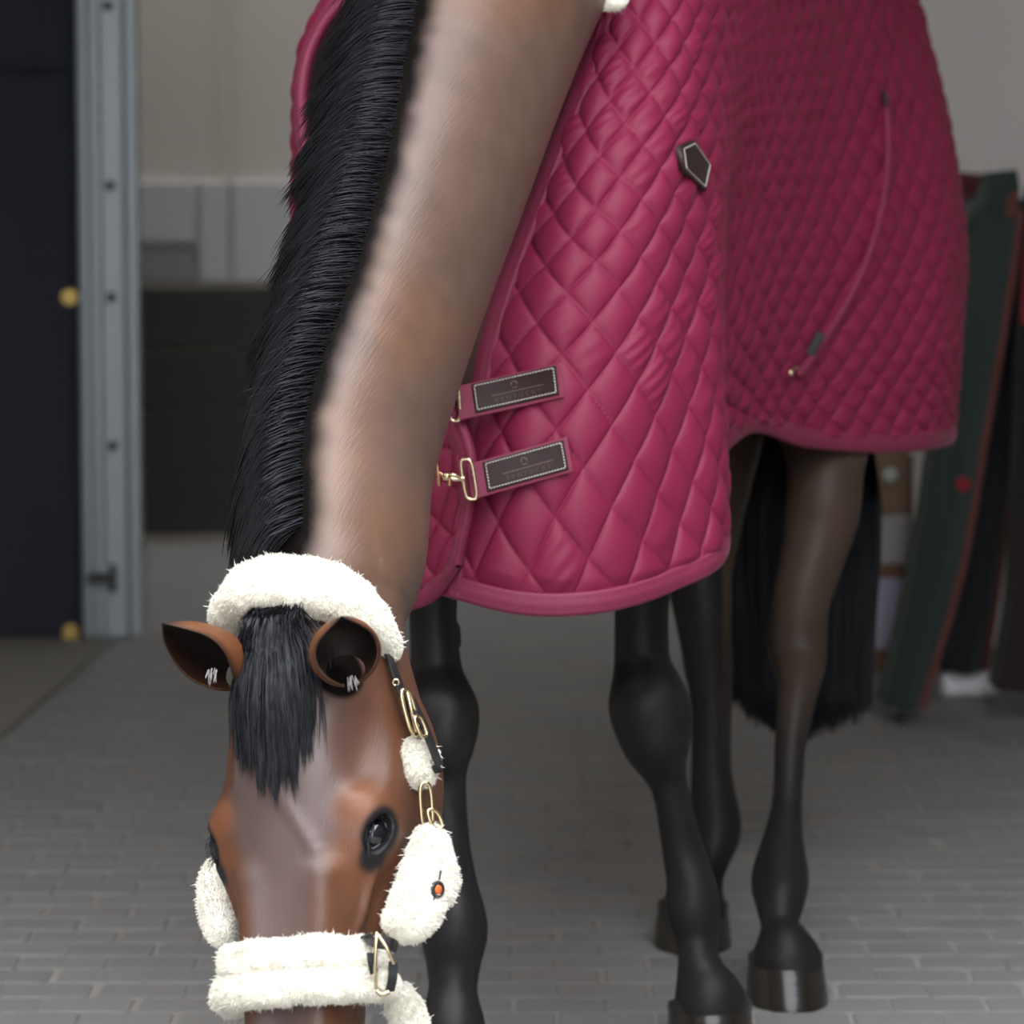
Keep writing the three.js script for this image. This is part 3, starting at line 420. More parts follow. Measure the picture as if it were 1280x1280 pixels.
// ---------------------------------------------------------------- quilted rug
const rug = thing('horse_rug', 'quilted burgundy rug with leather patches buckled over the back and chest of the bay horse', 'rug');
function sheet(cols) { // cols[i][j] = [px, py, d]: smooth surface through sighted points
  const nc = cols.length, nr = cols[0].length, pt = cols.map((c) => c.map((q) => P(...q)));
  const S = (u, v) => { const i = Math.min(nc - 2, Math.max(0, Math.floor(u))), j = Math.min(nr - 2, Math.max(0, Math.floor(v))), a = u - i, b = v - j; const row = (q) => { const c = pt[Math.min(nc - 1, Math.max(0, i + q))], g = (w) => c[Math.min(nr - 1, Math.max(0, j + w))], A = g(-1), B = g(0), D = g(1), E = g(2); return [cr(A.x, B.x, D.x, E.x, b), cr(A.y, B.y, D.y, E.y, b), cr(A.z, B.z, D.z, E.z, b)]; }; const r0 = row(-1), r1 = row(0), r2 = row(1), r3 = row(2); return V3(...[0, 1, 2].map((q) => cr(r0[q], r1[q], r2[q], r3[q], a))); };
  const N = (u, v) => { const e = .02, a = S(Math.min(nc - 1, u + e), v).sub(S(Math.max(0, u - e), v)), b = S(u, Math.min(nr - 1, v + e)).sub(S(u, Math.max(0, v - e))); return b.cross(a).normalize(); };
  return { S, N, nc, nr };
}
function arcs(sh, fixed) { // cloth coordinates in metres along and down the sheet
  const U = [0], Vt = [0]; for (let i = 1; i <= (sh.nc - 1) * 10; i++) { let l = 0; for (const v of fixed) l += sh.S(i / 10, v).distanceTo(sh.S((i - 1) / 10, v)); U.push(U[i - 1] + l / fixed.length); }
  const vs = []; for (let i = 0; i < sh.nc; i++) { const c = [0]; for (let j = 1; j <= (sh.nr - 1) * 10; j++) c.push(c[j - 1] + sh.S(i, j / 10).distanceTo(sh.S(i, (j - 1) / 10))); vs.push(c); }
  const mean = vs[0].map((_, j) => vs.reduce((a, c) => a + c[j], 0) / vs.length);
  const at = (a, x) => { const q = clamp(x * 10, 0, a.length - 1.001), i = Math.floor(q); return lerp(a[i], a[i + 1], q - i); };
  return { u: (u) => at(U, u), v: (v) => at(mean, v), ul: U[U.length - 1], vl: mean[mean.length - 1] };
}
const QL = .0545;
function quilt(sh, ar, flip, shift) { // -> displacement at (u, v)
  return (u, v) => { const x = ar.u(u) * flip, y = ar.v(v); const wob = .004 * noise3(x * 6, y * 6, 3); const q1 = (.83 * x + .56 * y + wob) / QL + shift, q2 = (-.62 * x + .79 * y - wob) / QL; const s1 = Math.abs(Math.sin(Math.PI * q1)), s2 = Math.abs(Math.sin(Math.PI * q2));
    const cell = hash3(Math.floor(q1), Math.floor(q2), 4), puff = Math.pow(s1 * s2, .34) * (.0105 + .003 * cell);
    const cr1 = q1 - Math.floor(q1), cr2 = q2 - Math.floor(q2), wr = Math.sin((cr1 * 2.2 + cr2 * .8) * 6.28 * (.6 + cell) + cell * 40) * sstep(.15, .9, noise3(x * 16 + cell * 3, y * 9, 8) + .2) * .0009 * Math.min(1, s1 * s2 * 2.5);
    return puff + wr + .004 * noise3(x * 7, y * 3, 12); };
}
function quilted(name, sh, flip, shift, nu, nv, label) {
  const ar = arcs(sh, sh.nr > 3 ? [2, 3, 4] : [0, 1, 2]), q = quilt(sh, ar, flip, shift), U = sh.nc - 1, Vv = sh.nr - 1;
  const face = (off, nn, mm, puff) => gridGeo(nn, mm, (i, j) => { const u = i / nn * U, v = j / mm * Vv, n = sh.N(u, v), edge = Math.min(1, Math.min(ar.u(u), (ar.vl - ar.v(v))) / .03); return sh.S(u, v).addScaledVector(n, flip * (off + (puff ? q(u, v) * sstep(.3, 1, edge) : 0))); }, (i, j) => [ar.u(i / nn * U) * 8, ar.v(j / mm * Vv) * 8]);
  const a = face(0, nu, nv, true), b = face(-.009, nu >> 2, nv >> 2, false);
  return part(name, [a, b], M.rug, rug, label);
}
function binding(sh, curve, inward, flip, label) { // folded tape along an edge: curve(s) and inward(s, w) give (u, v)
  const prof = [[.03, .0], [.0295, .0045], [.026, .0075], [.022, .0058], [.018, .008], [.009, .0076], [.0055, .005], [.003, .0066], [-.0015, .004], [-.003, -.001], [-.001, -.007], [.006, -.0105], [.022, -.0105]], n = 260;
  const g = gridGeo(n, prof.length - 1, (i, j) => { const s = i / n, [w, h] = prof[j], [u, v] = curve(s), [u2, v2] = inward(s); const p = sh.S(u, v), q = sh.S(u2, v2), dir = q.sub(p).normalize(), nn = sh.N(u, v); const k = .0008 * Math.sin(s * 900) * (j === 3 || j === 6 ? 1 : 0); return p.addScaledVector(dir, w).addScaledVector(nn, flip * (h + .003 + k)); }, (i, j) => [i / n * 12, j / 12 * .3]);
  return part('binding', g, M.bind, rug, label);
}
const LEFT = sheet([
  [[745, -150, 5.62], [744, 20, 5.5], [677, 222, 5.42], [613, 392, 5.36], [579, 565, 5.33], [552, 742, 5.3]],
  [[800, -160, 5.6], [790, 20, 5.48], [735, 230, 5.36], [690, 410, 5.3], [655, 590, 5.27], [650, 766, 5.27]],
  [[850, -160, 5.62], [842, 25, 5.5], [808, 225, 5.38], [775, 420, 5.32], [748, 600, 5.28], [750, 764, 5.28]],
  [[890, -150, 5.7], [880, 40, 5.58], [862, 230, 5.46], [845, 420, 5.4], [832, 600, 5.36], [840, 737, 5.36]],
  [[925, -140, 5.85], [912, 55, 5.75], [898, 240, 5.62], [897, 430, 5.55], [901, 590, 5.5], [903, 694, 5.48]],
  [[958, -130, 6.05], [940, 70, 5.97], [912, 250, 5.92], [890, 440, 5.88], [880, 540, 5.86], [884, 600, 5.86]],
  [[1000, -120, 6.3], [985, 90, 6.2], [965, 260, 6.15], [948, 400, 6.12], [936, 490, 6.12], [935, 540, 6.12]],
  [[1050, -110, 6.55], [1045, 110, 6.45], [1037, 280, 6.38], [1022, 410, 6.34], [1010, 500, 6.32], [1005, 557, 6.32]],
  [[1095, -90, 6.75], [1110, 120, 6.65], [1118, 290, 6.55], [1108, 420, 6.5], [1098, 500, 6.48], [1095, 564, 6.48]],
  [[1125, -60, 6.95], [1168, 130, 6.85], [1188, 290, 6.75], [1181, 420, 6.68], [1173, 500, 6.66], [1167, 559, 6.66]],
  [[1122, -40, 7.12], [1174, 150, 7.07], [1195, 300, 7.0], [1192, 420, 6.92], [1188, 500, 6.9], [1186, 549, 6.9]],
  [[1090, -40, 7.35], [1120, 150, 7.35], [1130, 300, 7.3], [1130, 420, 7.25], [1130, 500, 7.25], [1130, 545, 7.25]],
]);
const RIGHTS = sheet([
  [[745, -150, 5.62], [432, 0, 5.7], [384, 190, 5.62], [500, 400, 5.38], [590, 560, 5.25], [574, 708, 5.25]],
  [[640, -170, 5.9], [415, -5, 5.85], [374, 200, 5.75], [440, 450, 5.45], [540, 600, 5.3], [528, 757, 5.29]],
  [[560, -160, 6.2], [425, 0, 6.1], [378, 210, 5.95], [380, 450, 5.65], [430, 600, 5.42], [440, 760, 5.36]],
  [[560, -150, 6.6], [440, 20, 6.4], [400, 250, 6.25], [370, 450, 6.0], [380, 600, 5.8], [380, 740, 5.65]],
  [[600, -120, 7.0], [520, 50, 7.0], [500, 250, 6.95], [470, 450, 6.8], [460, 600, 6.7], [460, 690, 6.6]],
]);
quilted('quilted_panel', LEFT, 1, .15, 660, 380);
quilted('quilted_panel', RIGHTS, -1, .4, 220, 260, 'far side of the rug crossing over in front of the chest');
const mid = (a, b) => [(a[0] + b[0]) / 2, Math.min(a[1], b[1]) - 28, (a[2] + b[2]) / 2];
const TOP = sheet([[[742, -152, 5.6], [732, -156, 5.62]], [[925, -140, 5.85], [640, -170, 5.9]], [[1000, -120, 6.3], [560, -160, 6.2]], [[1050, -110, 6.55], [560, -150, 6.6]], [[1122, -40, 7.12], [600, -120, 7.0]]].map(([a, b]) => [a, mid(a, b), b]));
quilted('quilted_panel', TOP, -1, .2, 120, 60, 'top of the rug across the back');
const LU = LEFT.nc - 1, LV = LEFT.nr - 1, RU = RIGHTS.nc - 1;
binding(LEFT, (s) => [0, s * LV], (s) => [.3, s * LV], 1);
binding(LEFT, (s) => [s * LU, LV], (s) => [s * LU, LV - .3], 1);
binding(RIGHTS, (s) => [0, s * LV], (s) => [.3, s * LV], -1);
binding(RIGHTS, (s) => [s * RU, LV], (s) => [s * RU, LV - .3], -1);
// where a sight line meets the near side of the rug
const SPOTS = []; for (const [sh, f] of [[LEFT, 1], [RIGHTS, -1]]) for (let i = 0; i <= 440; i++) for (let j = 0; j <= 200; j++) { const u = i / 440 * (sh.nc - 1), v = j / 200 * (sh.nr - 1), p = sh.S(u, v), q = proj(p); SPOTS.push([q[0], q[1], q[2], u, v, sh, f]); }
function onRug(px, py, lift = .012, only) { let b = null, bs = 1e9; for (const s of SPOTS) { if (only && s[5] !== only) continue; const d = Math.hypot(s[0] - px, s[1] - py), k = d < 9 ? d + (s[2] - 5) * 60 : 1e5 + d * 100; if (k < bs) { bs = k; b = s; } } return P(px, py, b[2] - lift); }
function quadPatch(c, lift, thick, nu, nv, round = 0) { // c: four sighted corners TL TR BR BL -> a slab that follows the rug
  const at = (a, b) => { const x = lerp(lerp(c[0][0], c[1][0], a), lerp(c[3][0], c[2][0], a), b), y = lerp(lerp(c[0][1], c[1][1], a), lerp(c[3][1], c[2][1], a), b); return [x, y]; };
  const P0 = [at(0, 0), at(1, 0), at(1, 1), at(0, 1)].map((q) => onRug(...q, lift)), mid = at(.5, .5), pm = onRug(...mid, lift), flatMid = P0.reduce((a, p) => a.add(p), V3(0, 0, 0)).multiplyScalar(.25), bow = pm.clone().sub(flatMid);
  const n = P0[1].clone().sub(P0[0]).cross(P0[3].clone().sub(P0[0])).normalize().negate(); if (n.dot(TOW) < 0) n.negate();
  const S = (a, b, h = 0) => { const top = P0[0].clone().lerp(P0[1], a), bot = P0[3].clone().lerp(P0[2], a); return top.lerp(bot, b).addScaledVector(bow, Math.sin(Math.PI * a) * .8 + .1).addScaledVector(n, h); };
  const e = .012, slab = (S, thick) => gridGeo(nu + 4, nv + 4, (i, j) => { const f = (k, m) => k === 0 ? [0, 0] : k === 1 ? [0, .55] : k === m - 1 ? [1, .55] : k === m ? [1, 0] : [lerp(e, 1 - e, (k - 2) / (m - 4)), 1]; const [a, ha] = f(i, nu + 4), [b, hb] = f(j, nv + 4); return S(a, b, thick * Math.min(ha, hb)); }, (i, j) => { const f = (k, m) => clamp((k - 2) / (m - 4)); return [f(i, nu + 4), 1 - f(j, nv + 4)]; });
  return { g: slab(S, thick), S, n, slab };
}
function stitches(S, path, step, size, lift) { // little slanted thread ends along a path in patch coordinates
  const out = [], pts = path.map(([a, b]) => S(a, b, lift)); for (let k = 0; k + 1 < pts.length; k++) { const A = pts[k], B = pts[k + 1], n = Math.max(1, Math.round(A.distanceTo(B) / step)), [a0, b0] = path[k], [a1, b1] = path[k + 1]; for (let i = 0; i < n; i++) { const t0 = (i + .18) / n, t1 = (i + .82) / n, p = S(lerp(a0, a1, t0), lerp(b0, b1, t0), lift), q = S(lerp(a0, a1, t1), lerp(b0, b1, t1), lift); out.push(new THREE.TubeGeometry(new THREE.LineCurve3(p, q), 1, size, 5)); } } return out;
}
function stamped(w, h) { // leather with stamped lettering: emblem, line and a word
  const c = document.createElement('canvas'); c.width = w; c.height = h; const g = c.getContext('2d');
  g.fillStyle = '#2b1a19'; g.fillRect(0, 0, w, h); g.strokeStyle = '#6b5852'; g.fillStyle = '#5a4842';
  g.lineWidth = 5; g.beginPath(); g.arc(w * .49, h * .3, h * .09, Math.PI * .8, Math.PI * 2.2); g.stroke(); g.beginPath(); g.moveTo(w * .46, h * .44); g.lineTo(w * .53, h * .44); g.stroke();
  g.lineWidth = 5; g.beginPath(); g.moveTo(w * .2, h * .56); g.lineTo(w * .84, h * .56); g.stroke();
  g.font = `${Math.round(h * .22)}px sans-serif`; g.textAlign = 'center'; g.textBaseline = 'middle'; g.fillStyle = '#4d3c38'; g.fillText('K E N T U C K Y', w * .52, h * .73, w * .66);
  const t = new THREE.CanvasTexture(c); t.colorSpace = THREE.SRGBColorSpace; return t;
}
const stampM = phys(0xffffff, .5, { specularIntensity: .5, map: stamped(512, 200), bumpMap: bumpFine, bumpScale: .0003 });
function ringGeo(c, ax, ay, w, h, r, round) { // rounded rectangular wire ring
  const pts = [], n = 32; for (let i = 0; i < n; i++) { const t = i / n * Math.PI * 2, ct = Math.cos(t), st = Math.sin(t), e = round; pts.push(c.clone().addScaledVector(ax, Math.sign(ct) * Math.abs(ct) ** e * w).addScaledVector(ay, Math.sign(st) * Math.abs(st) ** e * h)); } return tube(pts, r, 72, 8, true);
}
for (const st of [[[569, 484], [701, 454], [706, 497], [575, 526]], [[583, 581], [709, 546], [717, 590], [590, 625]]]) {
  const strap = quadPatch(st, .023, .003, 16, 6), s = part('strap', strap.g, M.bind, rug);
  const S = (a, b, h = 0) => strap.S(lerp(.155, .955, a), lerp(.08, .92, b), h + .003), o = part('leather_patch', strap.slab(S, .003), stampM, s, 'brown stamped leather patch with white stitching');
  part('stitching', stitches(S, [[.03, .08], [.965, .08], [.965, .92], [.03, .92], [.03, .08]], .0042, .0007, .0032), M.thread, o);
}
{ // buckle ring of the upper strap, snap of the lower one
  const dir = (a, b) => b.clone().sub(a).normalize();
  let c = onRug(568, 503, .028), ay = dir(P(566, 525, 5.3), P(563, 480, 5.3)), ax = RIGHT.clone();
  part('buckle_ring', ringGeo(c, ax, ay, .0075, .0255, .0024, .55), M.brass, rug);
  c = onRug(586, 599, .032); const dz = proj(c)[2]; ay = dir(P(587, 623, 5.3), P(579, 574, 5.3));
  const snap = part('snap_hook', [ringGeo(c, ax, ay, .008, .0275, .0026, .5), tube([P(580, 598, dz), P(570, 599, dz - .003), P(560, 597, dz - .004)], .0034, 8, 10), tube([P(580, 602, dz), P(568, 594, dz - .006), P(557, 593, dz - .006)], .0026, 8, 8), (() => { const g = new THREE.SphereGeometry(.0062, 16, 12); const p = P(558, 596, dz - .008); g.translate(p.x, p.y, p.z); return g; })()], M.brass, rug);
  part('hook_bar', [tube([P(544, 571, dz), P(547, 588, dz - .002), P(549, 607, dz)], .0034, 8, 8), tube([P(547, 590, dz - .002), P(557, 597, dz - .004)], .003, 4, 8), tube([P(562, 597, dz - .01), P(562, 607, dz - .01)], .0028, 4, 8)], M.copper, snap, 'copper toned bar of the snap');
}
{ // pentagonal leather patch on the shoulder
  const v = [[849, 183], [866, 175], [888, 207], [881, 239], [853, 212]], top = v.map((q) => onRug(...q, .034, LEFT)), c = top.reduce((a, p) => a.add(p), V3(0, 0, 0)).multiplyScalar(.2), n = top[1].clone().sub(top[0]).cross(top[3].clone().sub(top[0])).normalize(); if (n.dot(TOW) < 0) n.negate();
  const pos = [], idx = []; const ring = (k, h) => top.forEach((p) => { const q = c.clone().lerp(p, k).addScaledVector(n, h); pos.push(q.x, q.y, q.z); }); ring(1, -.006); ring(1, .002); ring(.95, .0035); pos.push(c.x + n.x * .0035, c.y + n.y * .0035, c.z + n.z * .0035);
  for (let r = 0; r < 2; r++) for (let i = 0; i < 5; i++) { const a = r * 5 + i, b = r * 5 + (i + 1) % 5; idx.push(a, a + 5, b, b, a + 5, b + 5); } for (let i = 0; i < 5; i++) idx.push(10 + i, 15, 10 + (i + 1) % 5);
  const o = part('leather_patch', geoOf(pos, idx), M.leather, rug, 'five-sided brown leather patch with white stitching');
  const S = (a, b, h) => c.clone().add(V3(0, 0, 0)).lerp(top[a % 5].clone(), .85).addScaledVector(n, h); const out = [];
  for (let i = 0; i < 5; i++) { const A = c.clone().lerp(top[i], .84).addScaledVector(n, .004), B = c.clone().lerp(top[(i + 1) % 5], .84).addScaledVector(n, .004), m = Math.round(A.distanceTo(B) / .0042); for (let k = 0; k < m; k++) out.push(new THREE.TubeGeometry(new THREE.LineCurve3(A.clone().lerp(B, (k + .18) / m), A.clone().lerp(B, (k + .82) / m)), 1, .0008, 5)); }
  part('stitching', out, M.thread, o);
}
{ // webbing seam down the flank with its small leather tabs and hook
  const pts = [[1108, 118], [1110, 190], [1104, 250], [1092, 300], [1068, 360], [1042, 405], [1020, 440], [998, 468]].map((q) => onRug(...q, .034, LEFT)), cv = new THREE.CatmullRomCurve3(pts);
  const g = gridGeo(60, 4, (i, j) => { const s = i / 60, p = cv.getPointAt(s), t = cv.getTangentAt(s), n = TOW.clone(), sd = t.clone().cross(n).normalize(); return p.addScaledVector(sd, (j / 4 - .5) * .013).addScaledVector(n, j === 0 || j === 4 ? -.004 : .002); }, (i, j) => [i / 5, j / 20]);
  part('webbing', g, M.bind, rug);
  const tab = (x, y, w, h, tilt) => { const b = new RoundedBoxGeometry(w, h, .006, 2, .0028); b.rotateZ(tilt); const p = onRug(x, y, .042, LEFT); b.translate(p.x, p.y, p.z); return b; };
  part('leather_tab', [tab(1019, 430, .017, .042, -.5)], M.blackLeather, rug, 'dark leather tab on the flank'); part('leather_tab', [tab(1107, 124, .008, .034, .1)], M.blackLeather, rug);
  const h = onRug(988, 466, .05, LEFT), k = onRug(998, 459, .046, LEFT); const sp = new THREE.SphereGeometry(.0055, 14, 10); sp.translate(h.x, h.y, h.z);
  part('hook', [sp, tube([h, h.clone().lerp(k, .5).addScaledVector(UP, .004), k], .0024, 10, 8)], M.brass, rug);
}
// ---------------------------------------------------------------- sheepskin halter
const halter = thing('halter', 'black leather halter padded with cream sheepskin and brass fittings on the horse\'s head', 'halter');
function fleece(name, path, ws, hs, outs, seed, label, fur = 1) { // padded roll of sheepskin along a path; ws half width, hs half thickness, outs outward directions
  const cv = new THREE.CatmullRomCurve3(path, false, 'centripetal'), n = path.length - 1, pick = (a, s) => { const q = s * n, i = Math.min(n - 1, Math.floor(q)), g = (k) => a[Math.min(n, Math.max(0, i + k))]; return a[0].isVector3 ? g(0).clone().lerp(g(1), q - i).normalize() : cr(g(-1), g(0), g(1), g(2), q - i); };
  const L = cv.getLength(), nu = Math.max(20, Math.round(L / .004)), nv = 40, r = rng(seed);
  const at = (s, th, h) => { const s2 = clamp(s, .0, 1), c = cv.getPoint(s2), T = cv.getTangent(s2), o = pick(outs, s2); o.addScaledVector(T, -o.dot(T)).normalize(); const B = T.clone().cross(o).normalize(), endCap = Math.sqrt(clamp(1 - Math.pow(Math.abs(s2 - .5) * 2, L / .022))) * .985 + .015, w = pick(ws, s2) * endCap, t = pick(hs, s2) * endCap; const cs = Math.cos(th), sn = Math.sin(th), e = .8, x = Math.sign(cs) * Math.abs(cs) ** e * w, y = Math.sign(sn) * Math.abs(sn) ** e * t; const p = c.clone().addScaledVector(B, x).addScaledVector(o, y), nn = B.clone().multiplyScalar(cs / w).addScaledVector(o, sn / t).normalize(); const b = .0024 * noise3(p.x * 70, p.y * 70, p.z * 70) + .0014 * noise3(p.x * 190, p.y * 190, p.z * 190); return { p: p.addScaledVector(nn, b + h), nn, T }; };
  const body = gridGeo(nu, nv, (i, j) => at(i / nu, j / nv * Math.PI * 2, 0).p), list = [], count = Math.round(L * 90000 * fur * (ws.reduce((a, b) => a + b) / ws.length) / .03);
  for (let i = 0; i < count; i++) { const s = .005 + .99 * r(), th = r() * Math.PI * 2, q = at(s, th, -.001), len = .0022 + .0026 * r() + (r() < .012 ? .005 : 0), d = q.nn.clone().add(V3((r() - .5) * 1.3, (r() - .5) * 1.3 - .25, (r() - .5) * 1.3)).normalize(); list.push([[q.p, q.p.clone().addScaledVector(q.nn, len * .5), q.p.clone().addScaledVector(q.nn, len * .5).addScaledVector(d, len * .7)], .0006]); }
  const o = part(name, [body, strands(list, 2)], M.fleece, halter, label); return o;
}
const outL = RIGHT.clone().negate(), mixv = (a, b, c) => RIGHT.clone().multiplyScalar(a).addScaledVector(UP, b).addScaledVector(TOW, c).normalize();
fleece('crown_fleece', [P(276, 790, 4.62), P(288, 759, 4.56), P(318, 735, 4.51), P(368, 731, 4.485), P(420, 743, 4.485), P(455, 770, 4.5), P(478, 803, 4.53), P(484, 826, 4.55)], [.011, .022, .031, .033, .031, .026, .018, .011], [.018, .02, .024, .026, .026, .024, .02, .014], [mixv(-.5, .3, .8), mixv(-.4, .4, .8), mixv(-.2, .5, .8), mixv(0, .5, .85), mixv(.2, .5, .8), mixv(.4, .4, .8), mixv(.6, .3, .75), mixv(.7, .1, .7)], 101);
{ // noseband of two rolls round the nose
  const ring = (t, gx, gz, a0, a1, n, dt) => { const pts = [], outs = []; for (let i = 0; i <= n; i++) { const a = lerp(a0, a1, i / n), sx = Math.sign(Math.sin(a)) * Math.abs(Math.sin(a)) ** .8; pts.push(H(.012 + sx * gx, t + dt * (i / n - .5), -.06 + Math.sign(Math.cos(a)) * Math.abs(Math.cos(a)) ** .8 * gz)); outs.push(HX.clone().multiplyScalar(Math.sin(a)).addScaledVector(HN, Math.cos(a))); } return [pts, outs]; };
  const [p1, o1] = ring(.423, .093, .073, -1.75, 1.5, 10, .0), [p2, o2] = ring(.456, .099, .075, -1.75, 1.6, 10, -.002);
  fleece('noseband_fleece', p1, p1.map(() => .021), p1.map(() => .018), o1, 102); fleece('noseband_fleece', p2, p2.map((_, i) => i < 8 ? .021 : .018), p2.map(() => .019), o2, 103);
}
fleece('cheek_fleece', [P(531, 1030, 4.46), P(537, 1062, 4.45), P(533, 1098, 4.43), P(516, 1138, 4.41), P(488, 1170, 4.39)], [.015, .026, .031, .032, .024], [.018, .022, .024, .024, .02], [mixv(.75, 0, .65), mixv(.75, 0, .65), mixv(.7, 0, .7), mixv(.6, 0, .8), mixv(.5, 0, .85)], 104, 'thick sheepskin cheek piece with an orange button');
fleece('cheek_fleece', [P(551, 1062, 4.5), P(556, 1100, 4.5), P(546, 1140, 4.49)], [.012, .016, .014], [.014, .016, .014], [mixv(.8, 0, .6), mixv(.8, 0, .6), mixv(.8, 0, .6)], 105, undefined, .3);
fleece('cheek_fleece', [P(279, 1072, 4.62), P(269, 1100, 4.6), P(270, 1140, 4.58), P(283, 1180, 4.54)], [.012, .02, .022, .02], [.012, .018, .018, .016], [mixv(-.8, 0, .5), mixv(-.8, 0, .5), mixv(-.8, 0, .5), mixv(-.8, 0, .5)], 106, undefined, .4);
fleece('strap_fleece', [P(517, 921, 4.5), P(522, 950, 4.49), P(529, 986, 4.48)], [.02, .025, .02], [.014, .018, .014], [mixv(.7, 0, .7), mixv(.7, 0, .7), mixv(.7, 0, .7)], 107, 'short tuft of sheepskin on the cheek strap', 1.3);
fleece('chin_fleece', [H(.098, .445, -.1), H(.1, .49, -.13), H(.07, .535, -.19), H(0, .55, -.205), H(-.07, .52, -.18), H(-.09, .475, -.12)], [.018, .022, .024, .024, .022, .018], [.016, .018, .018, .018, .018, .016], [HX.clone(), HX.clone().addScaledVector(HL, .3), HX.clone().addScaledVector(HN, -1), HN.clone().negate(), HX.clone().negate().addScaledVector(HN, -1), HX.clone().negate()], 108);
function ribbon(pts, w, th, out) { const cv = new THREE.CatmullRomCurve3(pts, false, 'centripetal'), prof = [[-1, 0], [-1, .8], [-.9, 1], [.9, 1], [1, .8], [1, 0], [.9, -.2], [-.9, -.2], [-1, 0]]; return gridGeo(40, prof.length - 1, (i, j) => { const c = cv.getPoint(i / 40), T = cv.getTangent(i / 40), o = out.clone().addScaledVector(T, -out.dot(T)).normalize(), B = T.clone().cross(o).normalize(); return c.addScaledVector(B, prof[j][0] * w).addScaledVector(o, prof[j][1] * th); }, (i, j) => [i / 10, j / 8]); }
const side = mixv(.75, .1, .65), K = (...a) => P(...a);
const strap1 = part('cheek_strap', ribbon([K(484, 818, 4.52), K(494, 845, 4.5), K(506, 880, 4.49), K(520, 915, 4.495), K(536, 945, 4.487), K(548, 966, 4.48)], .0065, .003, side), M.blackLeather, halter);
part('eyelet', (() => { const g = new THREE.TorusGeometry(.0035, .0014, 8, 16); const p = K(495, 853, 4.49); g.translate(p.x, p.y, p.z); return g; })(), M.brass, strap1);
part('cheek_strap', ribbon([K(512, 872, 4.49), K(528, 905, 4.478), K(541, 938, 4.47), K(549, 958, 4.47)], .006, .003, side), M.blackLeather, halter);
{
  const ax = (px, py, qx, qy) => K(qx, qy, 4.5).sub(K(px, py, 4.5)).normalize();
  let ay = ax(507, 866, 521, 917), bx = ay.clone().cross(side).normalize();
  part('buckle', [ringGeo(K(513, 890, 4.475), bx, ay, .0085, .027, .003, .6), tube([K(509, 866, 4.47), K(514, 886, 4.462), K(520, 914, 4.468)], .0022, 10, 8)], M.brass, halter);
  ay = ax(524, 900, 532, 920); part('buckle', [ringGeo(K(526, 908, 4.462), ay.clone().cross(side).normalize(), ay, .006, .0125, .0022, .6)], M.brass, halter);
  ay = ax(531, 984, 534, 1030); part('ring', ringGeo(K(533, 1007, 4.452), RIGHT.clone().addScaledVector(TOW, -.4).normalize(), ay, .007, .026, .0026, .6), M.brass, halter);
  part('ring', ringGeo(K(544, 1024, 4.45), RIGHT.clone().addScaledVector(TOW, -.5).normalize(), ax(540, 1015, 548, 1034), .007, .012, .0024, .8), M.brass, halter);
  // nose buckle
  const z0 = 4.335; ay = ax(470, 1165, 488, 1245);
  part('nose_strap', [ribbon([K(457, 1171, 4.36), K(470, 1177, z0 + .005), K(486, 1180, z0 + .005), K(494, 1184, 4.36)], .0075, .0025, mixv(.45, .1, .85)), ribbon([K(463, 1192, z0), K(464, 1200, z0 - .004), K(467, 1216, z0)], .005, .0025, mixv(.45, .1, .85)), ribbon([K(491, 1203, z0 + .004), K(490, 1222, z0 - .002), K(487, 1238, z0 + .004)], .0055, .003, mixv(.45, .1, .85))], M.blackLeather, halter);
  part('nose_buckle', [tube([K(471, 1166, z0), K(470, 1180, z0 - .008), K(469, 1210, z0 - .01), K(470, 1236, z0 - .004)], .0022, 16, 8), tube([K(472, 1168, z0), K(484, 1186, z0 - .006), K(493, 1205, z0 - .004)], .0022, 10, 8), tube([K(471, 1238, z0 - .004), K(478, 1243, z0 - .004), K(486, 1240, z0 - .002)], .0032, 8, 8)], M.brass, halter);
  // button with its loop
  const c = K(547, 1112, 4.405), n = mixv(.7, 0, .7), q = new THREE.Quaternion().setFromUnitVectors(V3(0, 1, 0), n);
  const lay = (g) => { g.applyQuaternion(q); g.translate(c.x, c.y, c.z); return g; };
  const rim = part('button', lay(new THREE.LatheGeometry([[0, -.002], [.0098, -.002], [.0102, 0], [.0095, .002], [.0065, .002], [.006, .001], [0, .001]].map((a) => new THREE.Vector2(...a)), 28)), std(rgb(.03, .028, .03), .4), halter, 'small dark rimmed orange button');
  part('button_face', lay(new THREE.SphereGeometry(.0055, 20, 10).scale(1, .45, 1).translate(0, .0012, 0)), M.orange, rim);
  part('cord', [tube([K(551, 1088, 4.405), K(549, 1100, 4.4)], .001, 4, 6), tube([K(543, 1122, 4.4), K(540, 1130, 4.4), K(537, 1137, 4.4)], .001, 4, 6)], M.blackLeather, halter);
}
// fleece of the rug at the withers, at the top of the picture
{ const o = fleece('withers_fleece', [P(735, -25, 5.4), P(752, -6, 5.38), P(768, 1, 5.38), P(785, -20, 5.42)], [.012, .014, .013, .01], [.012, .014, .013, .01], [TOW, TOW, TOW, TOW].map((v) => v.clone()), 120); halter.remove(o); rug.add(o); }
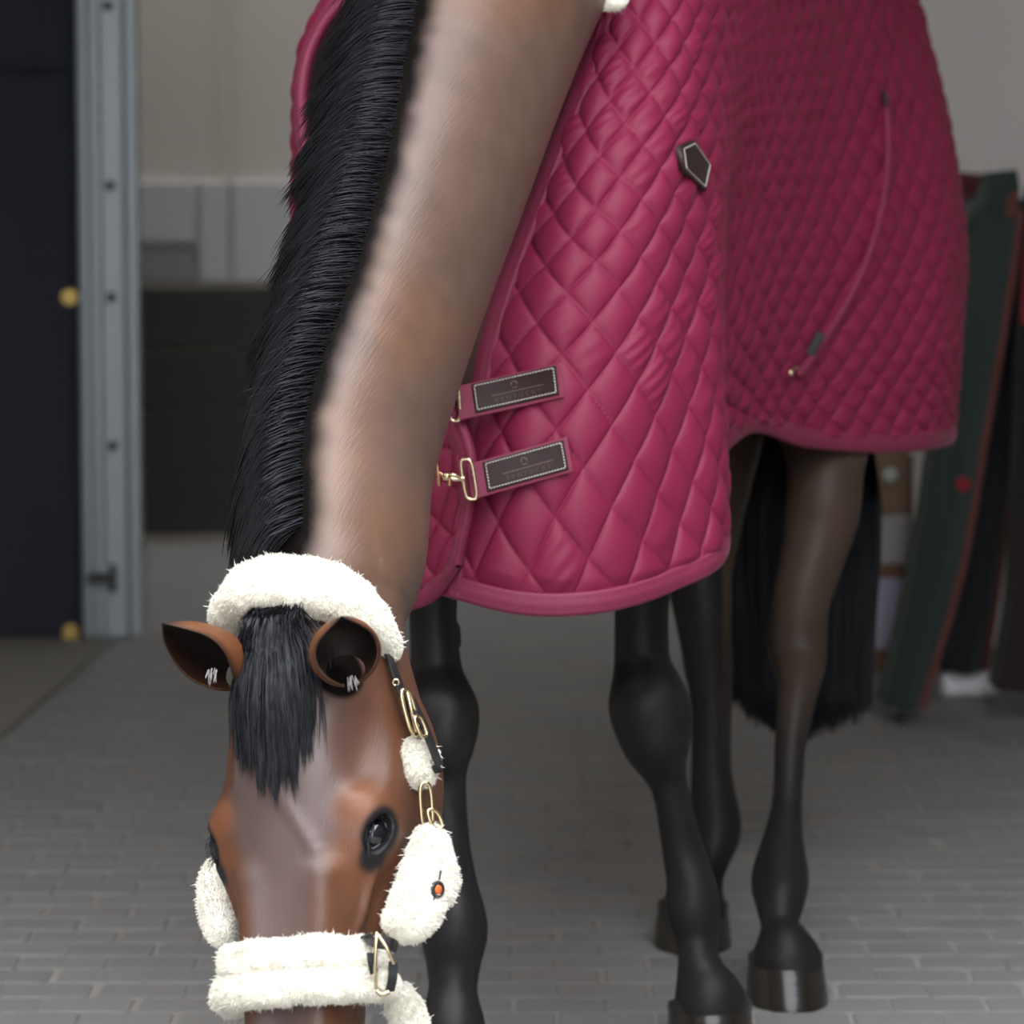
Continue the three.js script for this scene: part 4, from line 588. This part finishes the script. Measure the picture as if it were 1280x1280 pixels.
// ---------------------------------------------------------------- behind the horse
{
  const g0 = ground(100, 800), zc = g0.z, xa = ground(100, 800).x, xb = ground(160, 800).x;
  const steel = phys(rgb(.30, .335, .35), .38, { metalness: .35 });
  const post = struct('door_1', [box(xa - .04, xa + .035, 0, 3.6, zc - .14, zc - .03, .006), box(xa + .035, xa + .062, 0, 3.6, zc - .14, zc - .045, .004), box(xa + .062, xb, 0, 3.6, zc - .14, zc - .025, .008), box(xb - .004, xb + .03, 0, 3.6, zc - .16, zc - .08, .004)], steel);
  const dark = std(rgb(.02, .02, .022), .5), at = (x, y) => P(x, y, 10.02);
  for (const [x, y] of [[138, 8], [138, 232], [138, 372], [138, 560]]) { const p = at(x, y), g = new THREE.CylinderGeometry(.014, .014, .02, 6); g.rotateX(Math.PI / 2); g.translate(p.x, p.y, zc - .016); part('bolt', g, dark, post); }
  { const p = at(126, 728); part('latch', [box(p.x - .045, p.x + .03, p.y - .012, p.y + .012, zc - .03, zc + .005, .004), box(p.x + .012, p.x + .03, p.y - .04, p.y + .035, zc - .03, zc - .005, .004)], dark, post); }
  const curtain = thing('stall_curtain', 'dark navy stall curtain hanging beside the grey metal door post', 'curtain');
  const navy = std(rgb(.008, .011, .022), .75, { bumpMap: bumpWeave, bumpScale: .001 }), brass = phys(rgb(.5, .36, .12), .35, { metalness: 1 });
  const y0 = .012, y1 = 3.3, x0 = -2.2, x1 = xa + .0;
  const f = (off) => gridGeo(80, 60, (i, j) => { const u = i / 80, v = j / 60, y = lerp(y1, y0, v), x = lerp(x0, x1 - .03 * sstep(2.4, 1.2, y) * 0, u) + (u === 1 ? 0 : 0) - (1 - v) * .0; return V3(x, y, zc + .03 + off + .012 * Math.sin(x * 14 + v) + .006 * Math.sin(x * 31) - .02 * Math.exp(-(((y - 1.5) / .02) ** 2)) * 0); });
  part('cloth', [f(0), f(-.02)], navy, curtain);
  part('hem', [tube([V3(x1, y1, zc + .03), V3(x1, 1.6, zc + .035), V3(x1, y0, zc + .03)], .011, 20, 8), tube([V3(x0, y0 + .008, zc + .03), V3(-1.4, y0 + .008, zc + .035), V3(x1, y0 + .008, zc + .03)], .011, 30, 8)], navy, curtain);
  { const p = at(40, 88); part('seam', tube([V3(x0, p.y, zc + .045), V3(-1.3, p.y, zc + .05), V3(x1, p.y, zc + .04)], .009, 20, 6), navy, curtain); }
  for (const [x, y, s] of [[90, 370, 1], [86, 798, 1.05]]) { const p = at(x, y), g = new THREE.CylinderGeometry(.02 * s, .023 * s, .012, 16); g.rotateX(Math.PI / 2); g.translate(p.x, Math.max(.028, p.y), zc + .055); const t = new THREE.TorusGeometry(.012, .004, 8, 16); t.translate(p.x, Math.max(.028, p.y), zc + .062); part('brass_fitting', [g, t], brass, curtain); }
  // plain concrete apron in front of the curtain
  const a = [[-60, 803], [142, 803], [0, 925], [-60, 970]].map((q) => ground(...q)), s = new THREE.Shape(a.map((p) => new THREE.Vector2(p.x, -p.z)));
  const g = new THREE.ExtrudeGeometry(s, { depth: .016, bevelEnabled: false }); g.rotateX(-Math.PI / 2); g.translate(0, -.006, 0); struct('floor_apron', g, std(rgb(.22, .205, .18), .8, { bumpMap: bumpFine, bumpScale: .002 }));
}
{ // rugs on the rack at the right
  const cloth = (c) => phys(c, .85, { sheen: .3, sheenColor: rgb(.5, .6, .55), sheenRoughness: .6, bumpMap: bumpWeave, bumpScale: .001 });
  const green = cloth(rgb(.028, .048, .04)), trim = cloth(rgb(.16, .045, .04)), blackc = cloth(rgb(.01, .011, .016)), maroon = cloth(rgb(.1, .014, .025)), red = cloth(rgb(.3, .02, .03));
  const dep = (n) => 8.75 + n;
  function hanging(left, right, d, bow, th) { // draped cloth between two sighted edges, hung over a rail: front, fold, back
    const L = new THREE.CatmullRomCurve3(left.map((q) => P(q[0], q[1], d))), R = new THREE.CatmullRomCurve3(right.map((q) => P(q[0], q[1], d))), n = 40, m = 30;
    const S = (u, v, b) => { const p = L.getPoint(v).lerp(R.getPoint(v), u); const k = Math.pow(Math.sin(Math.PI * clamp(u, .02, .98)), .6), topk = sstep(0, .16, v); return p.add(V3(0, 0, (b ? -th : 0) + (b ? -.3 : 1) * bow * k * (.25 + .75 * topk) + (b ? 0 : .012 * Math.sin(u * 9 + v * 3)) * topk)); };
    const fr = gridGeo(n, m, (i, j) => S(i / n, j / m, 0), (i, j) => [i / n * 4, j / m * 10]), bk = gridGeo(n, m, (i, j) => S(i / n, j / m, 1), (i, j) => [i / n * 4, j / m * 10]);
    const rim = []; for (let i = 0; i <= n; i++) rim.push([i / n, 0]); for (let j = 1; j <= m; j++) rim.push([1, j / m]); for (let i = n - 1; i >= 0; i--) rim.push([i / n, 1]); for (let j = m - 1; j >= 0; j--) rim.push([0, j / m]);
    const edge = gridGeo(rim.length - 1, 3, (i, j) => { const [u, v] = rim[i], a = S(u, v, 0), b = S(u, v, 1), p = a.clone().lerp(b, j / 3); if (v === 0) p.y += Math.sin(j / 3 * Math.PI) * th * .3; return p; });
    return { geos: [fr, bk, edge], S };
  }
  const edgeTube = (h, u, v0, v1, r) => { const pts = []; for (let i = 0; i <= 14; i++) pts.push(h.S(u, lerp(v0, v1, i / 14), 0).add(V3(0, 0, .006))); return tube(pts, r, 40, 6); };
  const A = hanging([[1236, 240], [1196, 290], [1172, 520], [1138, 740], [1104, 882]], [[1275, 236], [1268, 320], [1232, 540], [1200, 720], [1150, 886]], dep(0), .07, .16);
  const o = thing('folded_rug', 'dark green rug with brown-red trim hanging on the rack behind the horse', 'rug', undefined); part('cloth', A.geos, green, o); part('trim', [edgeTube(A, .985, .08, 1, .011)], trim, o);
  { const p = A.S(.75, .13, 0), q = A.S(.8, .02, 0); part('trim', tube([p, q], .012, 6, 6), trim, o); const b = A.S(.62, .585, 0), g = new THREE.CylinderGeometry(.016, .018, .012, 14); g.rotateX(Math.PI / 2); g.translate(b.x, b.y, b.z + .008); part('badge', g, red, o); }
  const B = hanging([[1262, 300], [1250, 380], [1226, 560], [1196, 760], [1176, 838]], [[1310, 300], [1290, 420], [1268, 560], [1250, 720], [1232, 838]], dep(.34), .05, .1);
  const o2 = thing('folded_rug', 'black rug with dark red piping hanging right beside the green rug', 'rug'); part('cloth', B.geos, blackc, o2); part('trim', edgeTube(B, .97, .1, 1, .009), trim, o2);
  const Cc = hanging([[1290, 240], [1282, 330], [1272, 560], [1262, 760], [1244, 862]], [[1400, 240], [1400, 330], [1390, 560], [1380, 760], [1360, 862]], dep(.02), .06, .12);
  const o3 = thing('folded_rug', 'bright red edged dark rug at the far right end of the rack', 'rug'); part('cloth', Cc.geos, cloth(rgb(.02, .01, .014)), o3); part('trim', edgeTube(Cc, .02, .1, .34, .016), red, o3);
  const Dd = hanging([[1196, 234], [1180, 270], [1176, 400], [1170, 560]], [[1238, 238], [1250, 280], [1240, 400], [1230, 560]], dep(.5), .05, .14);
  const o4 = thing('folded_rug', 'maroon rug whose rounded top shows between the horse and the green rug', 'rug'); part('cloth', Dd.geos, maroon, o4);
  // rail and uprights that carry them
  const rack = thing('rug_rack', 'dark metal rack carrying the hanging rugs behind the horse', 'rack'); const y = P(1250, 246, dep(.05)).y - .03, zr = P(1250, 246, dep(.3)).z, xr0 = P(1180, 246, 8.9).x, xr1 = P(1420, 246, 8.9).x, dk = std(rgb(.02, .02, .02), .5);
  part('rail', [box(xr0, xr1, y - .02, y + .02, zr - .02, zr + .02, .008)], dk, rack); for (const x of [xr0 + .3, xr1]) part('upright', box(x - .02, x + .02, 0, y - .02, zr - .02, zr + .02, .006), dk, rack); for (const x of [xr0 + .3, xr1]) part('foot', box(x - .025, x + .025, 0, .03, zr - .25, zr + .03, .008), dk, rack);
  // banded bag behind the tail
  const bag = thing('standing_bag', 'tan and white banded bag standing behind the horse tail', 'bag'); const bands = [[566, 640, rgb(.2, .13, .075)], [640, 702, rgb(.36, .34, .33)], [702, 718, rgb(.16, .08, .04)], [718, 808, rgb(.36, .36, .46)], [808, 836, rgb(.17, .1, .06)], [836, 866, rgb(.26, .26, .25)]];
  for (const [y0, y1, c] of bands) { const d = 9.2, a = P(1070, y0, d), b = P(1136, y1, d), sh = new THREE.Shape(); const hw = (b.x - a.x) / 2, hd = .07; sh.moveTo(-hw, -hd * .7); sh.quadraticCurveTo(-hw, -hd, -hw * .7, -hd); sh.lineTo(hw * .7, -hd); sh.quadraticCurveTo(hw, -hd, hw, -hd * .7); sh.lineTo(hw, hd * .7); sh.quadraticCurveTo(hw, hd, hw * .7, hd); sh.lineTo(-hw * .7, hd); sh.quadraticCurveTo(-hw, hd, -hw, hd * .7);
    const yb = y1 === 866 ? 0.002 : b.y, g = new THREE.ExtrudeGeometry(sh, { depth: a.y - yb - .008, bevelEnabled: true, bevelThickness: .004, bevelSize: .006, bevelSegments: 2 }); g.rotateX(-Math.PI / 2); g.translate((a.x + b.x) / 2, yb + .004, a.z); part('band', g, std(c, .7), bag); }
  { const p = P(1113, 594, 9.1), g = new THREE.SphereGeometry(.017, 16, 12); g.scale(1, 1, .5); g.translate(p.x, p.y, p.z); part('stud', g, std(rgb(.5, .55, .5), .3), bag); }
  // small pale roll on the floor under the dark rugs
  const gr = ground(1212, 872), roll = thing('white_bundle', 'small white bundle lying on the floor under the dark rugs', 'bundle'); const k = new THREE.LatheGeometry([[0, -.07], [.026, -.07], [.031, -.064], [.03, -.03], [.033, -.028], [.033, .0], [.03, .004], [.031, .06], [.026, .07], [0, .07]].map((a) => new THREE.Vector2(...a)), 24); k.rotateZ(Math.PI / 2 - .0); k.rotateY(.3); k.translate(0, .033, 0); roll.position.copy(gr); part('roll', k, std(rgb(.85, .85, .86), .6), roll);
}

scene.add(camera);
renderer.render(scene, camera);
